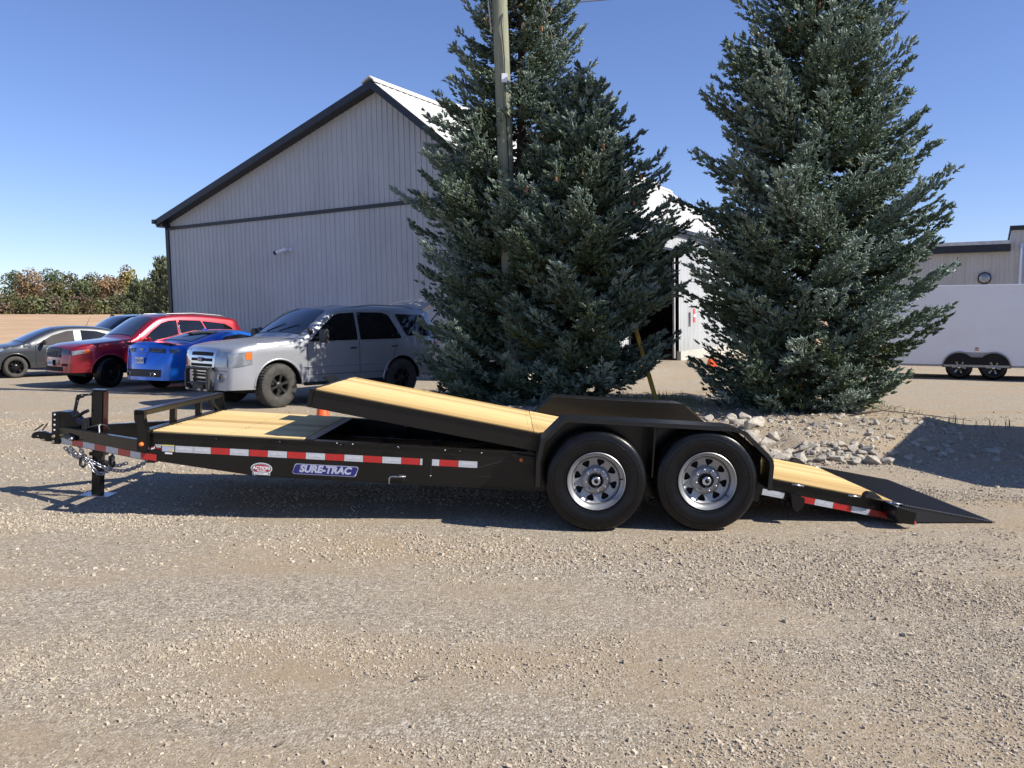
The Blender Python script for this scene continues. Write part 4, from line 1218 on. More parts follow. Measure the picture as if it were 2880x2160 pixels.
# jack
MB().box(-4.997, -4.885, -.05, .05, .36, .762).build('jack_housing', BP, TR, bevel=.01)
MB().box(-4.885, -4.881, -.046, .046, .40, .745).build('jack_side_reflector', simple('dark_red', (.03, .008, .008), .2, 0, .2, 3), TR, bevel=.004)
MB().box(-5.003, -4.879, -.056, .056, .760, .770).build('jack_cap', BP, TR, bevel=.003)
MB().prism_y([(-5.0, .52), (-5.06, .44), (-5.06, .40), (-5.0, .40)], -.02, .02).build('jack_gusset', BP, TR)
MB().box(-5.005, -4.872, -.06, .06, .155, .19).build('jack_collar', BP, TR, bevel=.006)
MB().box(-4.985, -4.897, -.038, .038, -.215, .36).build('jack_leg', BP, TR, bevel=.006)
for z in (-.03, -.11, .05): MB().lathe([(0, -.0395), (.009, -.0395), (.009, -.037)], 12, 'y', (-4.94, 0, z)).build('pin_hole', M['very_dark'], TR)
MB().box(-5.07, -4.795, -.10, .10, -.222, -.210).build('jack_foot', M['zinc'], TR, bevel=.003)
MB().prism_y([(-4.897, .11), (-4.862, .10), (-4.862, .02), (-4.897, .0)], -.03, .03).build('jack_clamp', BP, TR)
MB().tube([(-4.99, -.05, .725), (-5.06, -.085, .715)], .011, 10).build('crank_axle', M['black_paint'], TR, smooth=True)
MB().tube([(-5.05, -.08, .712), (-5.095, -.085, .70), (-5.105, -.085, .672)], [.018, .022, .018], 10).build('crank_knuckle', BP, TR, smooth=True)
MB().tube([(-5.10, -.085, .69), (-5.118, -.085, .60), (-5.128, -.085, .535), (-5.118, -.085, .512), (-5.09, -.085, .522), (-5.045, -.085, .556), (-5.0, -.085, .578)], .0155, 10).build('crank_handle', BP, TR, smooth=True)
MB().prism_x([(-.08, .40), (-.08, .50), (.08, .50), (.08, .40)], -5.07, -5.01).build('pump_block', M['black_flat'], TR, bevel=.01)
for pts in ([(-5.03, -.05, .46), (-5.0, -.16, .40), (-4.93, -.2, .44), (-4.86, -.14, .462), (-4.83, -.1, .45), (-4.80, -.08, .40)],
            [(-5.06, -.06, .44), (-5.03, -.13, .385), (-4.98, -.16, .40), (-4.95, -.2, .36)]):
    MB().tube(pts, .007, 6).build('hose', M['wire'], TR, smooth=True)
MB().tube([(-4.86, -.14, .462), (-4.845, -.2, .455), (-4.82, -.24, .42), (-4.81, -.26, .37)], .006, 6).build('hose', M['wire_grey'], TR, smooth=True)
# document tube / safety switch on the beam
def on_beam(f, z, off=.01): p = ba + (bb - ba) * f; return p + bn * off + Vector((0, 0, z))
m = MB(); p0 = on_beam(.10, .345, .02); p1 = on_beam(.22, .335, .02)
m.bar(p0, p1, .035, .045); m.build('breakaway_switch', M['black_flat'], TR, bevel=.01)
MB().lathe([(0, -.012), (.017, -.01), (.019, 0)], 12, 'y', tuple(on_beam(.215, .335, .045))).build('switch_pull', M['zinc'], TR, smooth=True)

# chains: each link one sub-part
def chain(pts, name='safety_chain', lk=.044, rad=.0055):
    root = empty(name, (0, 0, 0), parent=TR)
    P = [Vector(p) for p in pts]; seg = [(P[i + 1] - P[i]).length for i in range(len(P) - 1)]; tot = sum(seg); stepl = lk * .66; n = int(tot / stepl)
    def at(s):
        for i, l in enumerate(seg):
            if s <= l or i == len(seg) - 1: return P[i].lerp(P[i + 1], min(1, s / l)), (P[i + 1] - P[i]).normalized()
            s -= l
    if not hasattr(chain, 'me'):
        m = MB(); ring = []
        for k in range(14):
            a = 2 * PI * k / 14; ring.append((math.copysign(lk * .22, math.cos(a)) + math.cos(a) * lk * .26 if abs(math.cos(a)) > .2 else math.cos(a) * lk, math.sin(a) * lk * .34, 0))
        m.tube(ring + [ring[0], ring[1]], rad, 6, cap=False); o = m.build('link', M['zinc'], root, smooth=True); chain.me = o.data; bpy.data.objects.remove(o)
    for i in range(n):
        p, d = at((i + .5) * stepl); q = d.to_track_quat('X', 'Z').to_matrix().to_4x4() @ Matrix.Rotation(PI / 2 * (i % 2) + .5, 4, 'X')
        o = link('link', chain.me, root); o.matrix_basis = Matrix.Translation(p) @ q
    return root
def sag(a, b, d, n=9):
    a = Vector(a); b = Vector(b); return [tuple(a.lerp(b, i / n) - Vector((0, 0, d * 4 * (i / n) * (1 - i / n)))) for i in range(n + 1)]
chain(sag((-5.20, -.10, .225), (-5.02, -.12, .13), .02) + sag((-4.99, -.13, .16), (-4.73, -.18, .10), .115)[1:] + [(-4.71, -.20, .17), (-4.70, -.22, .21)])
chain(sag((-5.12, -.16, .24), (-4.98, -.10, .12), .015) + sag((-4.98, -.08, .12), (-4.70, 0.0, .02), .03)[1:] + sag((-4.70, .0, .02), (-4.33, -.10, .24), .03)[1:])
chain(sag((-5.18, .10, .23), (-5.0, .02, .12), .06) + sag((-5.0, .05, .10), (-4.70, .1, .09), .05)[1:])
for (x, y, z, rt_) in ((-5.005, -.15, .115, .2), (-4.705, -.22, .15, -.3)):
    MB().tube([(x, y, z + .05), (x - .025, y, z + .03), (x - .025, y, z - .03), (x, y, z - .05), (x + .02, y, z - .03), (x + .018, y, z)], [.012, .014, .015, .014, .011, .006], 8).build('chain_hook', M['black_flat'], TR, smooth=True)
m = MB(); m.tube([(-4.74, -.40, .285), (-4.70, -.23, .215)], .004, 5); m.tube([(-4.66, -.45, .285), (-4.69, -.23, .215)], .004, 5); m.build('hook_cord', M['wire'], TR)

# tapes and decals on the near rail
def flat(poly, y, mat, name, t=.0012): return MB().prism_y(poly, y - t, y).build(name, mat, TR)
bnds = [-3.27, -3.116, -2.957, -2.803, -2.643, -2.486, -2.33, -2.174, -2.016, -1.862]
def tape(x0, x1, red, y=-.8805, z0=.371, z1=.424):
    flat([(x0, z0), (x1, z0), (x1, z1), (x0, z1)], y, M['tape_red'] if red else M['tape_silver'], 'reflective_tape')
    if not red and x1 - x0 > .12: text_obj('SURE-TRAC', .021, M['text_faint'], TR, Matrix.Translation(((x0 + x1) / 2, y - .002, (z0 + z1) / 2)) @ Matrix.Rotation(PI / 2, 4, 'X'), bold=.0006, shear=.25)
tape(-3.875, -3.73, 0); tape(-3.727, -3.585, 0); tape(-3.582, -3.43, 1); tape(-3.427, -3.273, 0)
for i in range(9): tape(bnds[i] + .0015, bnds[i + 1] - .0015, i % 2 == 0)
tape(-1.86, -1.842, 0); tape(-1.762, -1.703, 0); tape(-1.70, -1.547, 1); tape(-1.544, -1.389, 0)
# tapes on the lowered deck tail: in tilt-deck frame
def tape_t(x0, x1, red):
    z0, z1 = -.150 + .006, -.150 + .056
    o = MB().prism_y([(x0, z0), (x1, z0), (x1, z1), (x0, z1)], -.8818, -.8806).build('reflective_tape', M['tape_red'] if red else M['tape_silver'], TD)
    if not red and x1 - x0 > .1: text_obj('SURE-TRAC', .021, M['text_faint'], TD, Matrix.Translation(((x0 + x1) / 2, -.8824, (z0 + z1) / 2)) @ Matrix.Rotation(PI / 2, 4, 'X'), bold=.0006, shear=.25)
cs = 1 / math.cos(th)
for x0, x1, rd in ((.965, 1.15, 0), (1.285, 1.405, 1), (1.405, 1.56, 0), (1.56, 1.712, 1), (1.712, 1.865, 0), (1.865, 2.015, 1)):
    tape_t((x0 - 2.102) * cs + .0215 + .0015, (x1 - 2.102) * cs + .0215 - .0015, rd)
# small stickers by the headboard
flat([(-3.985, .372), (-3.885, .372), (-3.885, .428), (-3.985, .428)], -.8803, M['decal_silver'], 'warning_sticker')
flat([(-3.985, .418), (-3.885, .418), (-3.885, .428), (-3.985, .428)], -.8818, M['decal_yellow'], 'sticker_band')
flat([(-3.915, .374), (-3.889, .374), (-3.889, .394), (-3.915, .394)], -.8818, M['decal_yellow'], 'sticker_band')
flat([(-3.96, .352), (-3.90, .352), (-3.90, .365), (-3.96, .365)], -.8803, M['decal_white'], 'warning_sticker')
flat([(-4.075, .380), (-4.045, .392), (-4.045, .412), (-4.075, .400)], -.8803, M['decal_white'], 'warning_sticker')
flat([(-4.073, .394), (-4.047, .404), (-4.047, .411), (-4.073, .400)], -.8818, M['decal_red'], 'sticker_band')
for i, (tx, zz) in enumerate((('POWDER', .421), ('PRIMER', .407), ('TOUGH', .393))):
    text_obj(tx, .0125, M['decal_white'] if i < 2 else M['decal_red'], TR, Matrix.Translation((-4.015, -.8815, zz)) @ Matrix.Rotation(PI / 2, 4, 'X'), bold=.0004)
# big blue badge
def badge(y, grow, mat, nm):
    x0, x1, z0, z1 = -2.905 - grow, -2.368 + grow, .2455 - grow, .326 + grow
    c = .012; sl_ = .018
    P = [(x0 + c, z0), (x1 - sl_ - c, z0), (x1 - sl_, z0 + c), (x1, z1 - c), (x1 - c, z1), (x0 + sl_ + c, z1), (x0 + sl_, z1 - c), (x0, z0 + c)]
    flat(P, y, mat, nm)
badge(-.8803, .003, M['decal_silver'], 'badge_border'); badge(-.8818, -.002, M['decal_blue'], 'badge_panel')
text_obj('SURE-TRAC', .080, M['decal_silver'], TR, Matrix.Translation((-2.640, -.8836, .2875)) @ Matrix.Rotation(PI / 2, 4, 'X'), bold=.0042, shear=.22, xs=1.02)
text_obj('.', .06, M['decal_white'], TR, Matrix.Translation((-2.388, -.8836, .272)) @ Matrix.Rotation(PI / 2, 4, 'X'), bold=.001)
# dealer decal
def ell(cx, cz, a, b, n=28): return [(cx + a * math.cos(2 * PI * k / n), cz + b * math.sin(2 * PI * k / n)) for k in range(n)]
cx = -3.163
flat(ell(cx, .272, .088, .048), -.8803, M['decal_white'], 'dealer_decal'); flat(ell(cx, .272, .083, .0435), -.8817, M['decal_grey'], 'dealer_decal')
flat(ell(cx, .270, .068, .034), -.8830, M['decal_red'], 'dealer_decal')
flat([(cx - .072, .216), (cx + .072, .216), (cx + .074, .242), (cx - .074, .242)], -.8832, M['decal_white'], 'dealer_decal')
flat([(cx - .069, .2185), (cx + .069, .2185), (cx + .071, .2395), (cx - .071, .2395)], -.8845, M['decal_grey'], 'dealer_decal')
RX = Matrix.Rotation(PI / 2, 4, 'X')
text_obj('ACTION', .036, M['decal_white'], TR, Matrix.Translation((cx, -.8862, .276)) @ RX, bold=.0014)
text_obj('TRAILERS', .016, M['decal_white'], TR, Matrix.Translation((cx, -.8862, .2525)) @ RX, bold=.0006, xs=1.1)
text_obj('519.243.8802', .0215, M['decal_white'], TR, Matrix.Translation((cx, -.8862, .229)) @ RX, bold=.0008)
# lock pin, seams and small hardware
MB().tube([(-2.105, -.90, .203), (-2.105, -.90, .250), (-2.098, -.90, .262), (-2.085, -.90, .267), (-1.972, -.90, .268)], .0075, 10).build('lock_pin', M['zinc'], TR, smooth=True)
m = MB(); m.tube([(-2.03, -.91, .268), (-2.03, -.915, .287), (-1.985, -.915, .288), (-1.982, -.91, .268), (-1.984, -.91, .24)], .0035, 6); m.build('pin_clip', M['wire'], TR)
MB().box(-1.774, -1.766, -.884, -.8801, .29, .43).build('rail_seam', M['black_flat'], TR)
MB().box(-1.385, -.93, -.8835, -.8801, .30, .305).build('rail_seam', M['black_flat'], TR)
MB().box(-2.58, -2.57, -.883, -.8801, .215, .24).build('rail_seam', M['black_flat'], TR)
for x in (-3.62, -3.1, -2.6, -2.12, -1.62): 
    MB().tube([(x, -.90, .50), (x + .03, -.905, .512), (x + .075, -.905, .508), (x + .10, -.90, .498)], .0065, 6).build('tie_down_loop', BP, TR, smooth=True)
for x, z in ((-2.55, .515), (-2.42, .515), (-2.05, .510), (-1.66, .505), (-1.36, .498), (-1.77, .286)):
    MB().lathe([(0, -.008), (.006, -.006), (.008, 0)], 8, 'y', (x, -.89, z)).build('bolt_head', M['zinc'], TR, smooth=True)
MB().bar((-1.39, -.884, .372), (-1.10, -.884, .466), .004, .006).build('light_wire', M['wire'], TR)

# ------------------------------------------------------------ cars
def smooth_poly(P, n=6):
    out = []
    for i in range(len(P) - 1):
        p0 = P[max(0, i - 1)]; p1 = P[i]; p2 = P[i + 1]; p3 = P[min(len(P) - 1, i + 2)]
        for k in range(n):
            t = k / n
            q = []
            for j in (0, 1):
                a, b, c, d = p0[j], p1[j], p2[j], p3[j]
                q.append(.5 * (2 * b + (c - a) * t + (2 * a - 5 * b + 4 * c - d) * t * t + (3 * b - a - 3 * c + d) * t ** 3))
            out.append(tuple(q))
    out.append(P[-1]); return out

class Car:
    """x from nose (0) to tail (L), y across, z up; the shell is a side surface plus a strip over the top"""
    def __init__(s, outline, W, sill, belt, tumble, arches, fr=.07, nose=.14, tail=.10, bulge=.06, nosex=.7, tailx=.5, crown=.035):
        s.O = smooth_poly(outline, 5)
        for i in range(1, len(s.O)):
            if s.O[i][0] <= s.O[i - 1][0] + 1e-4: s.O[i] = (s.O[i - 1][0] + 1e-3, s.O[i][1])
        s.A = np.array(s.O); s.W = W; s.sill = sill; s.belt = belt; s.tum = tumble; s.arches = arches
        s.fr = fr; s.nose = nose; s.tail = tail; s.bulge = bulge; s.nosex = nosex; s.tailx = tailx; s.crown = crown
        s.L = s.O[-1][0]
        sl_ = np.hypot(*np.diff(s.A, axis=0).T); s.S = np.concatenate([[0], np.cumsum(sl_)])
    def low(s, x):
        z = s.sill(x)
        for xc, zc, r in s.arches:
            if abs(x - xc) < r: z = max(z, zc + math.sqrt(r * r - (x - xc) ** 2))
        return z
    def zt(s, x): return float(np.interp(x, s.A[:, 0], s.A[:, 1]))
    def side(s, x, z):
        y = s.W / 2
        if x < s.nosex: y -= s.nose * (1 - x / s.nosex) ** 2.2
        if x > s.L - s.tailx: y -= s.tail * ((x - s.L + s.tailx) / s.tailx) ** 2.2
        b = s.belt(x)
        if z > b: y -= (z - b) * s.tum + .012
        else:
            y -= .012 * max(0, 1 - (b - z) / .05) if b - z < .05 else 0
            y -= .10 * max(0, (.62 - z) / .62) ** 2
            y -= .02 * max(0, (z - (b - .14)) / .14) if z > b - .14 else 0
        return y
    def dist(s, x, z):
        a = s.A[:-1]; d = s.A[1:] - a; p = np.array([x, z]) - a
        t = np.clip((p * d).sum(1) / (d * d).sum(1), 0, 1)
        q = p - d * t[:, None]; return float(np.sqrt((q * q).sum(1).min()))
    def P(s, x, z, sgn=1, off=0):
        d = s.dist(x, z) if z < s.zt(x) else 0
        y = s.side(x, z)
        if d < s.fr: y -= s.fr * (1 - math.sqrt(max(0, 1 - (1 - d / s.fr) ** 2)))
        return (x, sgn * (y + off), z)
    def top(s, sv, f, off=0):
        x = float(np.interp(sv, s.S, s.A[:, 0])); z = float(np.interp(sv, s.S, s.A[:, 1]))
        e = .03; x2 = np.interp(sv + e, s.S, s.A[:, 0]) - np.interp(sv - e, s.S, s.A[:, 0]); z2 = np.interp(sv + e, s.S, s.A[:, 1]) - np.interp(sv - e, s.S, s.A[:, 1])
        l = math.hypot(x2, z2); nx_, nz_ = -z2 / l, x2 / l
        yt = s.side(x, z) - s.fr
        c = s.crown + s.bulge * abs(nx_) ** 1.5; a = c * (1 - abs(f) ** 2.2) + off
        return (x + nx_ * a, yt * f, z + nz_ * a)
    def s_x(s, x): return float(np.interp(x, s.A[:, 0], s.S))
    def s_z(s, z, rear=False):
        n = len(s.A) // 2; i = np.argmax(s.A[:, 1])
        if not rear: return float(np.interp(z, s.A[:i + 1, 1], s.S[:i + 1]))
        return float(np.interp(-z, -s.A[i:, 1], s.S[i:]))
    def shell(s, mat, parent, name='body'):
        xs = set(round(p[0], 4) for p in s.O)
        for xc, zc, r in s.arches:
            for k in range(17): xs.add(round(xc - r * math.cos(PI * k / 16), 4))
        for k in range(int(s.L / .09)): xs.add(round(k * .09, 4))
        xs = sorted(x for x in xs if 0 <= x <= s.L)
        f = [xs[0]]
        for x in xs[1:]:
            if x - f[-1] > .0009: f.append(x)
        xs = f; m = MB(); RN = 15
        for sg in (-1, 1):
            vs = []
            for x in xs:
                zt, zl = s.zt(x), s.low(x); zl = min(zl, zt - .004)
                dz = min(s.fr * 1.2, (zt - zl) * .6)
                zz = [zt, zt - dz * .06, zt - dz * .2, zt - dz * .45, zt - dz]
                zz += [zt - dz - (zt - dz - zl) * k / (RN - 5) for k in range(1, RN - 4)]
                vs += [s.P(x, z, sg) for z in zz[:RN]]
            n = len(xs)
            m.add(vs, [(i * RN + j, (i + 1) * RN + j, (i + 1) * RN + j + 1, i * RN + j + 1) for i in range(n - 1) for j in range(RN - 1)])
        # strip
        fs_ = [-1, -.97, -.9, -.75, -.5, -.25, 0, .25, .5, .75, .9, .97, 1]; vs = []
        for x in xs:
            sv = s.s_x(x)
            row = [s.top(sv, q) for q in fs_]
            row[0] = s.P(x, s.zt(x), -1); row[-1] = s.P(x, s.zt(x), 1); vs += row
        q = len(fs_); n = len(xs)
        m.add(vs, [(i * q + j, (i + 1) * q + j, (i + 1) * q + j + 1, i * q + j + 1) for i in range(n - 1) for j in range(q - 1)])
        o = m.build(name, mat, parent, auto=.75)
        # wheel wells and underside
        u = MB()
        x0 = .25; segs = []
        for xc, zc, r in sorted(s.arches): segs.append((x0, xc - r)); x0 = xc + r
        segs.append((x0, s.L - .25))
        for a, b in segs: u.box(a, b, -s.W / 2 + .12, s.W / 2 - .12, s.sill((a + b) / 2) - .03, .62)
        for xc, zc, r in s.arches:
            u.box(xc - r, xc + r, -s.W / 2 + .42, s.W / 2 - .42, .28, .7)
            pr = [(xc + (r + .004) * math.cos(PI * k / 16), zc + (r + .004) * math.sin(PI * k / 16)) for k in range(17)]
            for sg in (-1, 1):
                vs = [(p[0], sg * y, p[1]) for y in (s.W / 2 - .045, s.W / 2 - .45) for p in pr]
                u.add(vs, [(k, k + 1, 17 + k + 1, 17 + k) for k in range(16)])
        u.build('underbody', M['very_dark'], parent)
        return o
    def side_patch(s, topc, botc, mat, parent, name, sg, off=.012, nx=22, nz=6, x0=None, x1=None, auto=.9, thick=0):
        """topc, botc: polylines [(x,z)]"""
        tx, tz = zip(*topc); bx, bz = zip(*botc)
        x0 = max(tx[0], bx[0]) if x0 is None else x0; x1 = min(tx[-1], bx[-1]) if x1 is None else x1
        vs = []
        for i in range(nx + 1):
            x = x0 + (x1 - x0) * i / nx; a, b = float(np.interp(x, tx, tz)), float(np.interp(x, bx, bz))
            for j in range(nz + 1): vs.append(s.P(x, b + (a - b) * j / nz, sg, off))
        n = nz + 1
        return MB().add(vs, [(i * n + j, (i + 1) * n + j, (i + 1) * n + j + 1, i * n + j + 1) for i in range(nx) for j in range(nz)]).build(name, mat, parent, auto=auto)
    def top_patch(s, s0, s1, f0, f1, mat, parent, name, off=.01, ns=8, nf=12, taper=None):
        vs = []
        for i in range(ns + 1):
            t = i / ns; sv = s0 + (s1 - s0) * t
            g0, g1 = (f0, f1) if taper is None else (f0 + (taper[0] - f0) * t, f1 + (taper[1] - f1) * t)
            for j in range(nf + 1): vs.append(s.top(sv, g0 + (g1 - g0) * j / nf, off))
        n = nf + 1
        return MB().add(vs, [(i * n + j, (i + 1) * n + j, (i + 1) * n + j + 1, i * n + j + 1) for i in range(ns) for j in range(nf)]).build(name, mat, parent, auto=.9)
    def side_line(s, pts, mat, parent, name, sg, r=.006, off=.004, n=5):
        q = []
        for i in range(len(pts) - 1):
            k = max(2, int(math.dist(pts[i], pts[i + 1]) / .12))
            for j in range(k): t = j / k; q.append(s.P(pts[i][0] + (pts[i + 1][0] - pts[i][0]) * t, pts[i][1] + (pts[i + 1][1] - pts[i][1]) * t, sg, off))
        q.append(s.P(*pts[-1], sg, off))
        return MB().tube(q, r, n).build(name, mat, parent, smooth=True)

def car_wheel(R, wd, rimR, spokes, rim_mat, tyre_mat, parent, loc, flip, steer=0, style='five', rough=False):
    root = empty('wheel', loc, (0, 0, steer + (PI if flip else 0)), parent=parent)
    h = wd / 2
    m = MB(); m.lathe([(rimR - .01, -h * .8), (rimR + .015, -h * .95), ((R + rimR) / 2, -h), (R - .035, -h * .93), (R - .012, -h * .78), (R, -h * .5), (R, h * .5), (R - .012, h * .78), (R - .035, h * .93), ((R + rimR) / 2, h), (rimR + .015, h * .95), (rimR - .01, h * .8)], 48, 'y')
    if rough:
        for k in range(44):
            a = 2 * PI * k / 44; b = a + .08
            for sg in (-1, 1):
                vs = []
                for aa in (a, b):
                    c, s2 = math.cos(aa), math.sin(aa)
                    for rr_, oo in ((R - .05, sg * h * .96), (R - .006, sg * h * .86), (R + .008, sg * h * .5), (R - .01, sg * h * .45)): vs.append((rr_ * c, oo, rr_ * s2))
                m.add(vs, [(0, 1, 2, 3), (7, 6, 5, 4), (0, 4, 5, 1), (1, 5, 6, 2), (2, 6, 7, 3)])
        for k in range(40):
            a = 2 * PI * k / 40 + .05; m2 = []
            c, s2 = math.cos(a), math.sin(a); c2, s3 = math.cos(a + .1), math.sin(a + .1)
            for oo in (-h * .3, h * .05, h * .4):
                m.add([(R * c, oo, R * s2), ((R + .009) * c, oo, (R + .009) * s2), ((R + .009) * c2, oo, (R + .009) * s3), (R * c2, oo, R * s3), (R * c, oo + h * .2, R * s2), ((R + .009) * c, oo + h * .2, (R + .009) * s2), ((R + .009) * c2, oo + h * .2, (R + .009) * s3), (R * c2, oo + h * .2, R * s3)],
                      [(0, 1, 2, 3), (4, 7, 6, 5), (1, 5, 6, 2), (0, 4, 5, 1), (3, 2, 6, 7)])
    m.build('tyre', tyre_mat, root, auto=.7)
    m = MB(); m.lathe([(rimR, -h * .84), (rimR - .012, -h * .88), (rimR - .022, -h * .8), (rimR - .03, -h * .4), (rimR - .03, h * .6)], 40, 'y'); m.build('rim', rim_mat, root, smooth=True)
    m = MB(); m.lathe([(rimR - .02, h * .15), (.09, h * .1), (0, h * .1)], 24, 'y'); m.build('brake_disc', M['very_dark'], root)
    for k in range(spokes):
        m = MB(); a = 2 * PI * k / spokes + .3
        def pt(r, t, y): return (r * math.cos(a) - t * math.sin(a), y, r * math.sin(a) + t * math.cos(a))
        rings = []
        if style == 'split':
            for sd in (-1, 1):
                vs = [pt(.05, sd * .02 + e, y) for e, y in ((-.012, -h * .68), (.012, -h * .68), (.012, -h * .4), (-.012, -h * .4))] + [pt(rimR - .02, sd * .034 + e, y) for e, y in ((-.008, -h * .76), (.008, -h * .76), (.008, -h * .4), (-.008, -h * .4))]
                m.add(vs, [(0, 1, 2, 3), (7, 6, 5, 4), (0, 4, 5, 1), (1, 5, 6, 2), (2, 6, 7, 3), (3, 7, 4, 0)])
        else:
            wi, wo = (.030, .022) if style == 'five' else (.024, .040)
            vs = [pt(.045, e, y) for e, y in ((-wi, -h * .70), (wi, -h * .70), (wi, -h * .4), (-wi, -h * .4))] + [pt(rimR * .6, e, y) for e, y in ((-wi * .7, -h * .74), (wi * .7, -h * .74), (wi * .7, -h * .45), (-wi * .7, -h * .45))] + [pt(rimR - .018, e, y) for e, y in ((-wo, -h * .80), (wo, -h * .80), (wo, -h * .4), (-wo, -h * .4))]
            for b in (0, 4): m.add(vs[b:b + 8], [(0, 4, 5, 1), (1, 5, 6, 2), (2, 6, 7, 3), (3, 7, 4, 0)] + ([(0, 1, 2, 3)] if b == 0 else [(7, 6, 5, 4)]))
        m.build('spoke', rim_mat, root)
    m = MB(); m.lathe([(.075, -h * .4), (.07, -h * .70), (.045, -h * .78), (.035, -h * .86), (0, -h * .88)], 20, 'y'); m.build('hub', rim_mat, root, auto=.6)
    return root

def plate_part(parent, M4, txt, tilt_blue=True, w_=.305, h_=.152):
    r = MB().box(-w_ / 2, w_ / 2, -.006, 0, -h_ / 2, h_ / 2).build('licence_plate', M['plate'], parent, bevel=.004)
    r.matrix_basis = M4
    text_obj(txt, .088, M['plate_blue'], r, Matrix.Translation((0, -.0075, -.008)) @ Matrix.Rotation(PI / 2, 4, 'X'), bold=.0018, xs=.72)
    text_obj('ONTARIO', .022, M['plate_blue'], r, Matrix.Translation((0, -.0075, .056)) @ Matrix.Rotation(PI / 2, 4, 'X'), bold=.0002)
    return r

def place(name, label, cat, fx, fy, phi, x_off, y_side):
    """root such that local point (x_off, y_side, 0) stands at (fx, fy); local -x points along heading (-cos phi, -sin phi)"""
    r = empty(name, label=label, cat=cat)
    rot = Matrix.Rotation(phi, 4, 'Z')
    off = rot @ Vector((x_off, y_side, 0))
    r.location = (fx - off.x, fy - off.y, hgt(fx, fy)); r.rotation_euler = (0, 0, phi)
    return r
def mirror_part(C, parent, x, z, sg, mat, size=(.10, .17, .13), stalk=.12):
    p = Vector(C.P(x, z, sg, 0)); m = MB()
    m.M = Matrix.Translation(p + Vector((0, sg * (stalk + size[1] / 2), .05)))
    m.box(-size[0] / 2, size[0] / 2, -size[1] / 2, size[1] / 2, -size[2] / 2, size[2] / 2)
    o = m.build('mirror', mat, parent, bevel=min(size) * .3, seg=3, auto=.8)
    MB().bar(p - Vector((0, sg * .03, 0)), p + Vector((0, sg * (stalk + .02), .03)), .05, .035).build('mirror_arm', M['black_plastic'], o)
    return o
def box_part(name, mat, parent, c, dx, dy, dz, bev=.01, rot=None):
    return MB().box(-dx / 2, dx / 2, -dy / 2, dy / 2, -dz / 2, dz / 2).build(name, mat, parent, bevel=bev, loc=c, rot=rot)
def doors(C, parent, mat, doors_, sg, handle_mat, seam=M['very_dark'], hz=None):
    for (x0, x1, x0b, x1b, zb) in doors_:
        bt = [(x0, C.belt(x0) - .002), (x1, C.belt(x1) - .002)]
        C.side_line([(x0 - .004, C.belt(x0)), (x0b - .004, zb)], seam, parent, 'door_gap', sg, r=.005, off=-.001)
        C.side_line([(x1 + .004, C.belt(x1)), (x1b + .004, zb)], seam, parent, 'door_gap', sg, r=.005, off=-.001)
        C.side_line([(x0b, zb), (x1b, zb)], seam, parent, 'door_gap', sg, r=.005, off=-.001)
        d = C.side_patch([(min(x0, x0b), C.belt(x0)), (max(x1, x1b), C.belt(x1))], [(min(x0, x0b), zb + .006), (max(x1, x1b), zb + .006)], mat, parent, 'door', sg, off=.0035, nx=14, nz=12, x0=max(x0, x0b) + .004, x1=min(x1, x1b) - .004)
        h = C.P(x1 - .17, C.belt(x1) - (hz or .13), sg, .022)
        box_part('door_handle', handle_mat, d, h, .17, .022, .03, .008)

